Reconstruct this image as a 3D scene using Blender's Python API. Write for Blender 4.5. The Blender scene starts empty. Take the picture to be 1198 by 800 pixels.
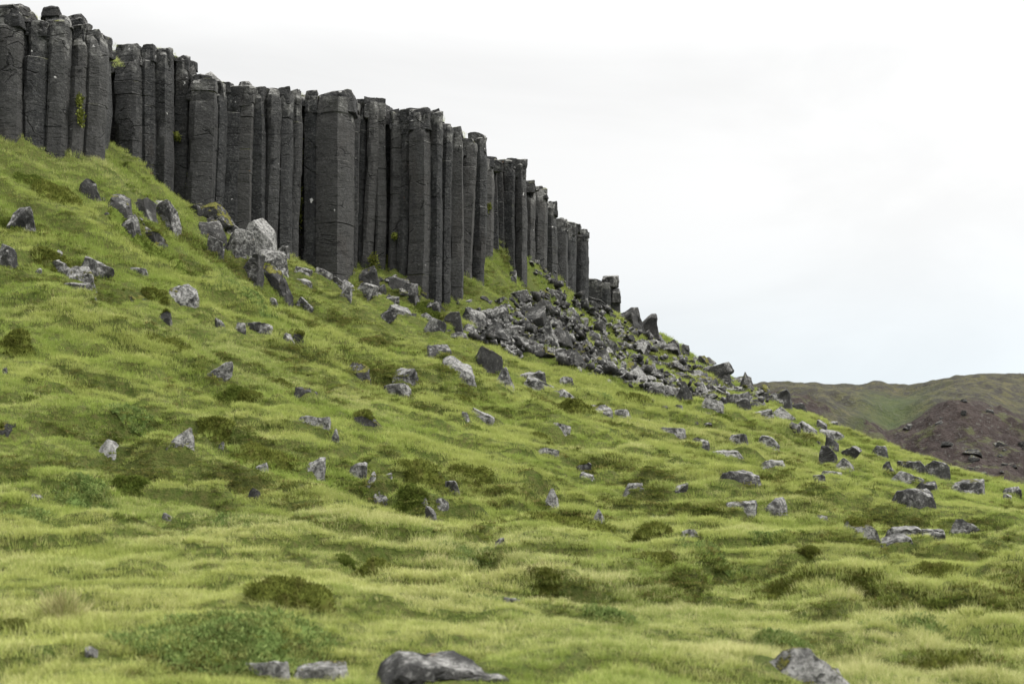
import bpy, bmesh, math, random
import numpy as np
from mathutils import Vector, Matrix

random.seed(7)
RNG = np.random.default_rng(7)
scene = bpy.context.scene
COL = scene.collection
F = 1664.0           # focal length in photo pixels
CU, HV = 599.0, 560.0  # principal column, horizon row of the photo

# ------------------------------------------------------------------ noise
def _h(ix, iy, iz, seed):
    n = (ix * 374761393 + iy * 668265263 + iz * 2147483647 + seed * 1442695041) & 0xFFFFFFFF
    n = ((n ^ (n >> 13)) * 1274126177) & 0xFFFFFFFF
    n = ((n ^ (n >> 16)) * 2246822519) & 0xFFFFFFFF
    return ((n ^ (n >> 15)) & 0xFFFFFF) / float(0xFFFFFF)

def noise3(p, seed=0):
    p = np.asarray(p, dtype=np.float64)
    i = np.floor(p).astype(np.int64); f = p - i
    f = f * f * f * (f * (f * 6 - 15) + 10)
    x, y, z = i[:, 0], i[:, 1], i[:, 2]; fx, fy, fz = f[:, 0], f[:, 1], f[:, 2]
    def L(dx, dy, dz): return _h(x + dx, y + dy, z + dz, seed)
    a = L(0,0,0)*(1-fx)+L(1,0,0)*fx; b = L(0,1,0)*(1-fx)+L(1,1,0)*fx
    c = L(0,0,1)*(1-fx)+L(1,0,1)*fx; d = L(0,1,1)*(1-fx)+L(1,1,1)*fx
    return ((a*(1-fy)+b*fy)*(1-fz) + (c*(1-fy)+d*fy)*fz) * 2 - 1

def noise2(x, y, seed=0):
    i = np.floor(x).astype(np.int64); j = np.floor(y).astype(np.int64)
    fx = x - i; fy = y - j
    fx = fx*fx*fx*(fx*(fx*6-15)+10); fy = fy*fy*fy*(fy*(fy*6-15)+10)
    z = np.zeros_like(i)
    a = _h(i,j,z,seed)*(1-fx)+_h(i+1,j,z,seed)*fx
    b = _h(i,j+1,z,seed)*(1-fx)+_h(i+1,j+1,z,seed)*fx
    return (a*(1-fy)+b*fy)*2-1

def fbm2(x, y, seed=0, octv=4):
    s = 0; a = 1; t = 0
    for k in range(octv):
        c, sn = math.cos(.6*k+.3), math.sin(.6*k+.3)
        s = s + a*noise2((x*c-y*sn)*2**k, (x*sn+y*c)*2**k, seed+k*17); t += a; a *= .5
    return s/t

def fbm3(p, seed=0, octv=3):
    s = 0; a = 1; t = 0
    for k in range(octv):
        s = s + a*noise3(p*2**k + k*13.7, seed+k*17); t += a; a *= .5
    return s/t

def sst(a, b, x):
    t = np.clip((x-a)/(b-a), 0, 1); return t*t*(3-2*t)

# ------------------------------------------------------------------ terrain
def w3(u, v, Y): return ((u-CU)/F*Y, Y, (HV-v)/F*Y)
CTRL = [w3(*c) for c in [
 # foreground meadow
 (-400,800,10.5),(0,800,11),(300,800,11),(600,800,11.5),(900,800,12),(1198,800,13),(1600,800,14),
 (-400,700,14),(0,700,15),(300,700,15.5),(600,700,17),(900,700,18),(1198,700,19.5),(1600,700,22),
 (-400,600,18),(0,600,20),(300,600,22),(600,600,26),(900,600,30),(1198,610,36),
 (-400,500,22),(0,500,26),(300,500,29),(600,500,38),(900,500,54),(850,540,41),(1000,540,54),(1100,580,50),
 (-400,400,27),(0,400,31),(200,400,35),(390,400,42),(600,400,57),(700,430,62),
 (0,300,37),(130,290,40),(250,320,45),(330,330,49),(-300,260,36),(60,240,41),
 # foot of the cliff
 (-200,160,41),(0,181,43),(60,188,44),(112,190,45.5),(122,160,51.5),(160,195,51.8),(198,228,52.3),(240,248,52.8),(280,272,53.6),(310,290,54.3),(345,302,55),
 (390,325,55.8),(430,312,57),(465,322,57.3),(500,344,57.6),(525,347,58.5),(558,333,61),
 (576,283,66.5),(600,287,68.5),(625,305,73),(650,326,79),(688,355,87),(570,350,60),(620,345,68),(665,352,80),
 (600,372,61),(660,390,69),(720,420,76),(800,462,76),
 # right-hand crest and its far side
 (712,364,97),(735,376,98),(765,396,98),(800,415,98),(850,440,97),(890,457,96),(930,474,95),(1000,505,91),(1100,541,86),(1198,577,80),(1400,640,72),
 (740,400,86),(830,462,82),(880,478,82),(950,505,78),(1050,555,68),(1150,588,62),
 (735,420,125),(850,490,125),(930,525,120),(1000,555,117),(1100,600,110),(1198,640,104),(1400,710,95),
]] + [(0,0,-1.75),(-6,0,-1.0),(6,0,-2.2),(0,-10,-3),(-16,-8,-1),(16,-8,-4),
      (-16,60,11),(-8,70,11),(-2,80,11),(2,95,11),(-30,50,11),(-30,80,11),(0,110,11),(20,150,-16),(45,140,-20),(70,120,-20),(70,70,-14)]
CTRL = np.array(CTRL)
def _U(r2): return np.where(r2 > 1e-9, r2*np.log(np.maximum(r2, 1e-9)), 0)
def _tps():
    n = len(CTRL); P = CTRL[:, :2]/10
    K = _U(((P[:,None]-P[None])**2).sum(-1)) + np.eye(n)*.012
    A = np.zeros((n+3, n+3)); A[:n,:n] = K; A[:n,n] = 1; A[:n,n+1:] = P; A[n,:n] = 1; A[n+1:,:n] = P.T
    return np.linalg.solve(A, np.r_[CTRL[:,2], 0,0,0])
TW = _tps()
def ztps(x, y):
    x = np.asarray(x, float).ravel()/10; y = np.asarray(y, float).ravel()/10
    n = len(CTRL); out = np.empty(len(x)); P = CTRL[:,:2]/10
    for s in range(0, len(x), 20000):
        xs, ys = x[s:s+20000], y[s:s+20000]
        r2 = (xs[:,None]-P[:,0])**2 + (ys[:,None]-P[:,1])**2
        out[s:s+20000] = _U(r2)@TW[:n] + TW[n] + TW[n+1]*xs + TW[n+2]*ys
    return out
def lips(x, y):
    """grassy ledges and hummocks: elongated along the slope, steep on the lower side"""
    wx = x + .8*fbm2(x/2.5, y/2.5, 91, 2); wy = y + .8*fbm2(x/2.5, y/2.5, 57, 2)
    n = fbm2((wx*.9+wy*.3)/2.6, (wy*.95-wx*.3)/1.25, 5, 3)
    m = fbm2((wx*.8+wy*.5)/6.0, (wy*.9-wx*.4)/2.8, 8, 3)
    return n, m
def bumps(x, y): return fbm2((x*.92+y*.25)/1.35, (y-x*.25)/.85, 133, 3)
def relief(x, y):
    n, m = lips(x, y)
    d = np.hypot(x, y)
    a = sst(-.02, .14, n)*.13 + sst(0, .2, m)*.26 + .17*fbm2(x/1.15, y/.85, 33, 3) + .35*fbm2(x/7, y/7, 21, 3)
    b = sst(-.02, .30, bumps(x, y))*.27*sst(11, 24, d)*(1-.4*sst(70, 95, d))
    return (a-.2)*(.55+.45*sst(10, 24, d)) + b - .12
def zt(x, y):
    x = np.asarray(x, float).ravel(); y = np.asarray(y, float).ravel()
    z = ztps(np.clip(x, -70, 95), np.clip(y, -20, 165)) + relief(x, y)
    far = sst(112, 170, y)
    far = np.maximum(far, sst(60, 110, np.abs(x)))
    return z*(1-far) + (-24 + 2*fbm2(x/60, y/60, 3, 3))*far
_MY = np.concatenate([np.arange(5, 40, .06), np.arange(40, 125, .12)])
def hit(u, v):
    x = (u-CU)/F*_MY; zr = (HV-v)/F*_MY
    below = zr < zt(x, _MY)
    k = int(np.argmax(below)) if below.any() else int(np.argmin(zr-zt(x, _MY)))
    return x[k], _MY[k], zt([x[k]], [_MY[k]])[0]

# ------------------------------------------------------------------ materials
def newmat(name):
    m = bpy.data.materials.new(name); m.use_nodes = True
    nt = m.node_tree; nt.nodes.clear()
    return m, nt, nt.nodes, nt.links
class NB:
    def __init__(s, nt): s.nt = nt; s.N = nt.nodes; s.L = nt.links
    def n(s, t, **k):
        o = s.N.new(t)
        for a, b in k.items(): setattr(o, a, b)
        return o
    def put(s, sock, v):
        if isinstance(v, bpy.types.NodeSocket): s.L.new(v, sock)
        elif v is not None:
            if hasattr(sock, 'default_value') and hasattr(sock.default_value, '__len__') and not hasattr(v, '__len__'): sock.default_value = (v,)*len(sock.default_value)
            elif hasattr(v, '__len__') and len(v) == 3 and len(sock.default_value) == 4: sock.default_value = (*v, 1)
            else: sock.default_value = v
    def math(s, op, a, b=None, c=None, clamp=False):
        o = s.n('ShaderNodeMath', operation=op, use_clamp=clamp)
        for i, v in enumerate((a, b, c)):
            if v is not None: s.put(o.inputs[i], v)
        return o.outputs[0]
    def mix(s, f, a, b, mode='MIX'):
        o = s.n('ShaderNodeMix', data_type='RGBA', blend_type=mode)
        s.put(o.inputs[0], f); s.put(o.inputs[6], a); s.put(o.inputs[7], b)
        return o.outputs[2]
    def ss(s, v, a, b, lo=0., hi=1.):
        o = s.n('ShaderNodeMapRange', interpolation_type='SMOOTHSTEP')
        for i, x in enumerate((v, a, b, lo, hi)): s.put(o.inputs[i], x)
        return o.outputs[0]
    def noise(s, vec, scale, detail=4., rough=.55, dist=0.):
        o = s.n('ShaderNodeTexNoise'); s.put(o.inputs['Vector'], vec)
        o.inputs['Scale'].default_value = scale; o.inputs['Detail'].default_value = detail
        o.inputs['Roughness'].default_value = rough; o.inputs['Distortion'].default_value = dist
        return o.outputs[0]
    def voro(s, vec, scale, feat='F1', out=0, rnd=1.):
        o = s.n('ShaderNodeTexVoronoi', feature=feat); s.put(o.inputs['Vector'], vec); o.inputs['Scale'].default_value = scale
        o.inputs['Randomness'].default_value = rnd
        return o.outputs[out]
    def vmul(s, v, m):
        o = s.n('ShaderNodeVectorMath', operation='MULTIPLY'); s.put(o.inputs[0], v); s.put(o.inputs[1], m); return o.outputs[0]
    def vadd(s, v, m):
        o = s.n('ShaderNodeVectorMath', operation='ADD'); s.put(o.inputs[0], v); s.put(o.inputs[1], m); return o.outputs[0]
    def attr(s, name, typ='GEOMETRY', out='Fac'):
        o = s.n('ShaderNodeAttribute', attribute_name=name, attribute_type=typ); return o.outputs[out]
    def bump(s, h, strength, dist, normal=None):
        o = s.n('ShaderNodeBump'); s.put(o.inputs['Height'], h); o.inputs['Strength'].default_value = strength; o.inputs['Distance'].default_value = dist
        if normal is not None: s.put(o.inputs['Normal'], normal)
        return o.outputs[0]
    def out(s, shader):
        o = s.n('ShaderNodeOutputMaterial'); s.L.new(shader, o.inputs[0])
    def principled(s, col, rough=.9, normal=None, spec=.25):
        o = s.n('ShaderNodeBsdfPrincipled'); s.put(o.inputs['Base Color'], col); s.put(o.inputs['Roughness'], rough)
        o.inputs['Specular IOR Level'].default_value = spec
        if normal is not None: s.put(o.inputs['Normal'], normal)
        return o.outputs[0]
    def geo(s, name): return s.n('ShaderNodeNewGeometry').outputs[name]
    def sep(s, v):
        o = s.n('ShaderNodeSeparateXYZ'); s.put(o.inputs[0], v); return o.outputs

def mat_rock():
    m, nt, N, L = newmat('boulder_basalt'); b = NB(nt)
    co = b.geo('Position')
    rnd = b.n('ShaderNodeObjectInfo').outputs['Random']
    p = b.vadd(co, b.math('MULTIPLY', rnd, 37.))
    light = b.attr('light', 'OBJECT'); moss = b.attr('moss', 'OBJECT')
    nz = b.sep(b.geo('Normal'))[2]
    big = b.noise(p, 1.9, 6, .66); fine = b.noise(p, 9, 6, .74); speck = b.noise(p, 21, 4, .7)
    base = b.mix(b.ss(big, .3, .7), (.019,.019,.0185), (.048,.046,.043))
    pale = b.mix(b.ss(fine, .38, .62), (.095,.093,.087), (.265,.26,.245))
    # pale crustose lichen grows on the faces that see the sky
    lf = b.math('ADD', b.math('MULTIPLY', nz, .32), b.math('ADD', b.math('MULTIPLY', light, .75), b.math('ADD', b.math('MULTIPLY', b.math('SUBTRACT', big, .5), 1.5), b.math('MULTIPLY', b.math('SUBTRACT', fine, .5), 1.3))))
    c = b.mix(b.ss(lf, .22, .72), base, pale)
    spots = b.ss(b.noise(p, 8, 5, .65, .3), .56, .68)
    c = b.mix(b.math('MULTIPLY', spots, b.math('MULTIPLY_ADD', light, .45, .1)), c, (.28,.28,.265))
    dk = b.ss(b.noise(b.vadd(p, (5,3,1)), 11, 3, .6, .8), .58, .66)
    c = b.mix(b.math('MULTIPLY', dk, .75), c, (.025,.025,.024))
    c = b.mix(b.math('MULTIPLY', b.ss(speck, .54, .66), .7), c, (.03,.03,.028))
    org = b.ss(b.noise(b.vadd(p, (9,1,7)), 5, 3, .6), .70, .76)
    c = b.mix(b.math('MULTIPLY', org, .45), c, (.20,.12,.045))
    # moss cushions on the tops
    mm = b.math('ADD', b.math('ADD', b.math('MULTIPLY', nz, .45), b.math('MULTIPLY', moss, .8)), b.math('MULTIPLY', b.math('SUBTRACT', b.noise(b.vadd(p, (2,8,4)), 2.6, 5, .62), .5), 2.0))
    mk = b.ss(mm, .80, .92)
    mc = b.mix(b.ss(b.noise(p, 25, 3), .35, .65), (.045,.050,.010), (.125,.115,.022))
    c = b.mix(mk, c, mc)
    hgt = b.math('ADD', b.math('ADD', b.math('MULTIPLY', fine, .6), b.math('MULTIPLY', big, 1.0)), b.math('MULTIPLY', mk, .9))
    nrm = b.bump(hgt, 1.0, .09)
    nrm = b.bump(speck, .6, .03, nrm)
    b.out(b.principled(c, .92, nrm, .2)); return m

def mat_cliff():
    m, nt, N, L = newmat('cliff_basalt'); b = NB(nt)
    P = b.geo('Position'); nz = b.sep(b.geo('Normal'))[2]
    ps = b.vmul(P, (1.0,1.0,1.35))
    med = b.noise(ps, 1.6, 6, .65, .4); fine = b.noise(ps, 7, 5, .7); gr = b.noise(b.vmul(P,(1,1,1.1)), 12, 4, .72)
    tone = b.attr('tone'); patchy = b.noise(b.vadd(P,(4,4,4)), .55, 4, .6)
    c = b.mix(b.ss(med, .3, .72), (.0085,.0090,.0093), (.0225,.0230,.0230))
    c = b.mix(b.math('MULTIPLY', b.ss(fine, .47, .70), .8), c, (.048,.048,.046))
    c = b.mix(b.math('MULTIPLY', b.ss(gr, .53, .66), .8), c, (.080,.079,.075))
    streak = b.noise(b.vmul(P, (2.2,2.2,.22)), 1., 4, .6)
    c = b.mix(b.math('MULTIPLY', b.ss(streak, .50, .36), .55), c, (.012,.012,.0125))
    c = b.mix(b.math('MULTIPLY', b.ss(streak, .56, .72), .35), c, (.055,.055,.053))
    c = b.mix(b.math('MULTIPLY', b.ss(gr, .42, .30), .6), c, (.018,.018,.018))
    c = b.mix(tone, c, b.mix(.5, c, (.076,.073,.068)))
    c = b.mix(b.math('MULTIPLY', b.ss(patchy, .50, .70), .55), c, b.mix(b.ss(gr, .4, .6), (.026,.026,.025), (.055,.055,.052)))
    brown = b.noise(b.vmul(b.vadd(P,(8,2,6)), (1,1,.5)), .7, 5, .65)
    c = b.mix(b.math('MULTIPLY', b.ss(brown, .55, .70), .35), c, (.030,.024,.019))
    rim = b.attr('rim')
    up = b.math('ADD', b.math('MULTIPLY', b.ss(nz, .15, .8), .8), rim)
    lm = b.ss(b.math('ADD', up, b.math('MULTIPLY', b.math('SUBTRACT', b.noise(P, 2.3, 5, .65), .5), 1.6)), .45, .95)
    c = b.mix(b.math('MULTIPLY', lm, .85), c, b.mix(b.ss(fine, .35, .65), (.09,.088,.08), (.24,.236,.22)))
    wl = b.math('MULTIPLY', b.ss(b.noise(b.vadd(P, (3,3,9)), 3.0, 2, .5), .74, .77), .8)
    c = b.mix(wl, c, (.45,.44,.42))
    org = b.ss(b.noise(b.vadd(P, (7,1,2)), 1.9, 3, .5), .735, .775)
    c = b.mix(b.math('MULTIPLY', org, .5), c, (.17,.085,.035))
    ms = b.math('MULTIPLY', b.ss(b.noise(b.vadd(P, (1,17,2)), 1.3, 4, .6), .55, .66), b.ss(nz, .25, .7))
    c = b.mix(ms, c, (.075,.078,.016))
    h = b.math('ADD', b.math('ADD', b.math('MULTIPLY', med, 1.2), b.math('MULTIPLY', fine, .8)), b.math('MULTIPLY', gr, .5))
    vo = b.voro(b.vadd(b.vmul(P, (.7,.7,1.5)), b.vmul(b.noise(P, 1.6, 4), (.5,.5,.45))), 1.0, 'DISTANCE_TO_EDGE', 0)
    ck = b.math('MULTIPLY', b.ss(vo, .030, .0), b.ss(b.noise(b.vadd(P,(2,6,3)), 1.1, 4), .50, .64))
    c = b.mix(b.math('MULTIPLY', ck, .85), c, (.006,.006,.006))
    h = b.math('ADD', h, b.math('MULTIPLY', ck, -1.2))
    # thin horizontal chisel marks
    cz = b.noise(b.vmul(P, (.5,.5,7.)), 1.6, 3, .6, .6)
    h = b.math('ADD', h, b.math('MULTIPLY', b.ss(cz, .42, .32), -.35))
    hz = b.noise(b.vmul(P, (.45,.45,3.4)), 1.0, 4, .65, .5)
    hm_ = b.math('MULTIPLY', b.ss(b.math('ABSOLUTE', b.math('SUBTRACT', hz, .5)), .012, .0), b.ss(b.noise(b.vadd(P,(6,1,8)), .8, 3), .45, .58))
    c = b.mix(b.math('MULTIPLY', hm_, .8), c, (.006,.006,.006))
    h = b.math('ADD', h, b.math('MULTIPLY', hm_, -1.))
    b.out(b.principled(c, .88, b.bump(h, .85, .10), .25)); return m

def mat_ground():
    m, nt, N, L = newmat('meadow_soil'); b = NB(nt)
    P = b.geo('Position')
    a = b.noise(P, .9, 6, .65); f = b.noise(P, 9, 5, .7)
    dark = b.attr('dark')
    c = b.mix(b.ss(a, .35, .65), (.070,.100,.018), (.120,.150,.032))
    c = b.mix(b.ss(f, .4, .7), c, (.12,.115,.04))
    c = b.mix(b.math('MULTIPLY', dark, .8), c, b.mix(b.ss(f, .4, .6), (.035,.042,.011), (.075,.075,.020)))
    g3 = b.noise(P, 24, 4, .7)
    c = b.mix(b.math('MULTIPLY', b.ss(g3, .52, .36), .7), c, (.035,.048,.010))
    h = b.math('ADD', f, b.math('MULTIPLY', g3, .8))
    b.out(b.principled(c, .95, b.bump(h, 1., .12), .1)); return m

def mat_leafy(name, g1, g2, straw, darkc, tr=.35):
    """blades / leaves: colour by per-clump values stored on the instances, else on the mesh"""
    m, nt, N, L = newmat(name); b = NB(nt)
    t = b.attr('tint', 'INSTANCER'); s = b.attr('straw', 'INSTANCER'); d = b.attr('dark', 'INSTANCER')
    tip = b.attr('tip'); r = b.attr('rnd')
    c = b.mix(t, g1, g2)
    c = b.mix(b.math('MULTIPLY', r, .35), c, (.29,.32,.08))
    c = b.mix(d, c, darkc)
    sf = b.math('ADD', b.math('MULTIPLY', b.math('MULTIPLY', s, tip), 1.15), b.math('MULTIPLY', b.ss(r, .80, .95), b.math('MULTIPLY_ADD', s, .7, .12)), clamp=True)
    c = b.mix(sf, c, straw)
    d1 = b.n('ShaderNodeBsdfDiffuse'); b.put(d1.inputs[0], c)
    d2 = b.n('ShaderNodeBsdfTranslucent'); b.put(d2.inputs[0], c)
    mx = b.n('ShaderNodeMixShader'); mx.inputs[0].default_value = tr
    L.new(d1.outputs[0], mx.inputs[1]); L.new(d2.outputs[0], mx.inputs[2])
    b.out(mx.outputs[0]); return m

def mat_hummock(name, c1, c2, c3):
    m, nt, N, L = newmat(name); b = NB(nt)
    r = b.attr('rnd'); P = b.geo('Position')
    c = b.mix(r, c1, c2)
    c = b.mix(b.math('MULTIPLY', b.ss(b.noise(P, 5.0, 5, .65), .50, .66), .8), c, c3)
    d1 = b.n('ShaderNodeBsdfDiffuse'); b.put(d1.inputs[0], c)
    d2 = b.n('ShaderNodeBsdfTranslucent'); b.put(d2.inputs[0], c)
    mx = b.n('ShaderNodeMixShader'); mx.inputs[0].default_value = .25
    L.new(d1.outputs[0], mx.inputs[1]); L.new(d2.outputs[0], mx.inputs[2])
    b.out(mx.outputs[0]); return m

def mat_hill():
    m, nt, N, L = newmat('far_hill'); b = NB(nt)
    P = b.geo('Position'); nz = b.sep(b.geo('Normal'))[2]
    sc = b.attr('scarp'); gr = b.attr('green')
    a = b.noise(P, .035, 7, .68); f = b.noise(P, .22, 5, .72); ff = b.noise(P, .7, 4, .7)
    top = b.mix(b.ss(a, .38, .62), (.046,.045,.025), (.078,.073,.038))
    top = b.mix(b.ss(f, .47, .57), top, (.042,.039,.034))
    f3 = b.noise(b.vadd(P,(9,9,9)), .11, 6, .72)
    top = b.mix(b.math('MULTIPLY', b.ss(f3, .50, .62), .8), top, (.034,.031,.026))
    top = b.mix(b.math('MULTIPLY', b.ss(f3, .44, .34), .6), top, (.105,.092,.048))
    top = b.mix(b.math('MULTIPLY', gr, .6), top, (.055,.078,.026))
    gl = b.noise(b.vmul(P,(1.,.25,.3)), .16, 5, .7)
    red = b.mix(b.ss(b.math('ADD', b.math('MULTIPLY', f, .4), b.math('MULTIPLY', gl, .6)), .40, .60), (.026,.0195,.0178), (.046,.0355,.0315))
    red = b.mix(b.math('MULTIPLY', b.ss(ff, .56, .70), .55), red, (.060,.056,.051))
    red = b.mix(b.math('MULTIPLY', b.ss(ff, .44, .34), .8), red, (.018,.014,.014))
    red = b.mix(b.math('MULTIPLY', b.ss(b.noise(b.vadd(P, (50,0,0)), .09, 5, .65), .53, .64), .75), red, (.070,.074,.034))
    s2 = b.ss(b.math('ADD', sc, b.math('MULTIPLY', b.math('SUBTRACT', b.noise(P, .07, 7, .75), .5), 2.0)), .4, .6)
    c = b.mix(s2, top, red)
    c = b.mix(b.math('MULTIPLY', b.ss(ff, .57, .66), .6), c, (.095,.092,.082))
    b.out(b.principled(c, .95, b.bump(b.math('ADD', f, ff), 1., 1.5), .1)); return m

M_ROCK = mat_rock(); M_CLIFF = mat_cliff(); M_GROUND = mat_ground(); M_HILL = mat_hill()
M_GRASS = mat_leafy('grass_blades', (.212,.290,.056), (.348,.384,.112), (.54,.50,.26), (.112,.155,.034))
M_HEATH = mat_leafy('heath_leaves', (.100,.145,.030), (.160,.195,.044), (.22,.18,.07), (.070,.085,.021), .25)
M_MOSS = mat_hummock('moss_olive', (.075,.090,.019), (.170,.185,.042), (.105,.100,.030))
M_GREENM = mat_hummock('moss_green', (.080,.110,.022), (.135,.165,.036), (.090,.100,.026))
M_SHRUB = mat_hummock('heath_green', (.100,.150,.040), (.190,.240,.080), (.190,.200,.065))

# ------------------------------------------------------------------ object helpers
def tag(o, label=None, cat=None, group=None, kind=None):
    if label: o['label'] = label
    if cat: o['category'] = cat
    if group: o['group'] = group
    if kind: o['kind'] = kind
    return o
def link(name, me, mat=None, parent=None, loc=None):
    o = bpy.data.objects.new(name, me); COL.objects.link(o)
    if mat and not me.materials: me.materials.append(mat)
    if parent: o.parent = parent
    if loc is not None: o.location = loc
    return o
def mesh_np(name, V, faces_v, counts=None):
    """V (n,3); faces_v flat loop indices; counts per face (int = all the same)"""
    me = bpy.data.meshes.new(name)
    V = np.asarray(V, np.float32); fv = np.asarray(faces_v, np.int32).ravel()
    cnt = np.full(len(fv)//counts, counts, np.int32) if isinstance(counts, int) else np.asarray(counts, np.int32)
    me.vertices.add(len(V)); me.vertices.foreach_set('co', V.ravel())
    me.loops.add(len(fv)); me.loops.foreach_set('vertex_index', fv)
    me.polygons.add(len(cnt)); st = np.zeros(len(cnt), np.int32); st[1:] = np.cumsum(cnt)[:-1]
    me.polygons.foreach_set('loop_start', st); me.polygons.foreach_set('loop_total', cnt)
    me.update(calc_edges=True); return me
def fattr(me, name, vals, dom='POINT', typ='FLOAT', key='value'):
    a = me.attributes.new(name, typ, dom); a.data.foreach_set(key, np.asarray(vals, np.int32 if typ == 'INT' else np.float32).ravel())
def smooth(me, ang=35):
    me.polygons.foreach_set('use_smooth', np.ones(len(me.polygons), bool)); me.set_sharp_from_angle(angle=math.radians(ang))

# ------------------------------------------------------------------ cliff plan (used to keep grass out of the rock)
#  name, u0, u1, vtop, depth, (front facet split 0..1), relative set-back is in depth
BUTT = [(-62,-36,8,43.2),(-37,-12,4,43.4),(-14,19,7,43.6),(17,30,10,46.0),(26,51,24,44.1),(50,73,27,44.35),(72,94,26,44.9),(92,116,38,45.2),(111,120,54,47.2)]
WALL = [(112,136,62,52.8),(133,163,50,51.2),(161,181,55,51.5),(180,198,58,51.75),(196,208,72,53.0),(205,220,68,52.7),(218,247,90,52.5),(243,260,94,53.1),(257,281,101,53.4),
        (279,294,103,53.6),(293,309,105,53.8),(308,324,104,54.1),(323,339,106,54.4),(336,349,108,55.0),(345,359,112,56.4),(355,371,110,55.8),(368,409,113,55.6),(404,417,118,57.0),(416,428,119,57.4),(426,439,118,57.3),(438,450,120,57.5),(446,459,134,58.4),
        (455,468,131,57.6),(467,481,130,57.4),(478,503,128,57.2),(502,516,131,57.5),(510,520,146,58.6),(514,528,148,58.2),(527,541,152,58.5),(536,554,164,60.0),(549,567,160,60.6)]
FAR = [(560,577,184,65.6),(568,582,186,67.0),(577,594,190,67.6),(590,603,187,67.6),(602,615,188,67.8),(612,626,214,71.5),(621,639,221,73.0),(634,652,238,76.5),(646,663,257,79.5),(657,674,262,82.5),(669,688,269,86.0)]
OUTC = [(687,704,327,101),(700,716,330,101),(712,726,338,101.5)]
def u2x(u, Y): return (u-CU)/F*Y
LINE = [(-40., 34.)] + [(u2x((a[0]+a[1])/2, a[3]), a[3]) for a in BUTT+WALL+FAR] + [(6.8, 101.5), (9., 104.), (9., 125.)]
LINE = np.array(LINE)
def behind_cliff(x, y, back=.3):
    """True where (x, y) lies inside the rock, left of / beyond the cliff line"""
    ys = np.interp(x, LINE[:,0], np.maximum.accumulate(LINE[:,1])); return (y > ys+back) & (x < 9)

# ------------------------------------------------------------------ ground sheet
def veg(x, y):
    """0..1 masks of what grows where: dark (moss, plus shade painted round the bumps), straw, tint"""
    n, m = lips(x, y)
    edge = np.exp(-((n+.0)/.08)**2)*.7 + np.exp(-((m-.03)/.07)**2)*.85
    patch = sst(.12, .36, fbm2(x/3.3, y/2.0, 71, 4))
    big = fbm2(x/11, y/11, 44, 3)
    clump = sst(.10, .40, fbm2(x/.8, y/.55, 29, 3)+.35*fbm2(x/6, y/6, 30, 2))
    bm_ = bumps(x, y); bump_shade = np.exp(-((bm_-.02)/.055)**2)*sst(-.35, .2, fbm2(x/5, y/4, 136, 3)+.1)*sst(11,22,y)  # dark rims coloured round the bumps, so their sides look shaded
    dark = np.clip(.8*bump_shade*.9 + .8*edge*sst(-.25, .25, fbm2(x/4, y/4, 15, 3)+.02) + -.06 + .18*patch*sst(14,30,y) + .34*clump, 0, 1)
    straw = np.clip(.20 + 1.1*fbm2(x/5, y/4, 62, 4) + .40*sst(24, 12, y) - .35*sst(26, 36, y) - .2*sst(44,55,y), 0, 1)*(1-.8*dark)
    tint = np.clip(.45 + .5*sst(.05,.4,bm_) -.25*sst(28,42,y)*sst(4,-8,x) + 1.1*fbm2(x/3.5, y/2.2, 83, 4) + .4*big, 0, 1)
    return dark, straw, tint
def build_ground():
    Ys = [-14.]
    while Ys[-1] < 3500:
        y = Ys[-1]
        st = .5 if y < 6 else (.09 + (y-6)*.0035 if y < 125 else y*.03)
        Ys.append(y+st)
    Ys = np.array(Ys); S = np.linspace(-.95, .95, 560)
    X = S[None,:]*(Ys[:,None]*1.0+18); Y = np.repeat(Ys[:,None], len(S), 1)
    x, y = X.ravel(), Y.ravel()
    z = np.empty(len(x))
    for s in range(0, len(x), 50000): z[s:s+50000] = zt(x[s:s+50000], y[s:s+50000])
    nr, nc = X.shape
    i = (np.arange(nr-1)[:,None]*nc + np.arange(nc-1)[None]).ravel()
    me = mesh_np('ground', np.stack([x,y,z],1), np.stack([i,i+1,i+nc+1,i+nc],1), 4)
    d, s, t = veg(x, y); fattr(me, 'dark', d)
    me.polygons.foreach_set('use_smooth', np.ones(len(me.polygons), bool))
    return tag(link('ground', me, M_GROUND), kind='structure')
build_ground()

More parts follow.
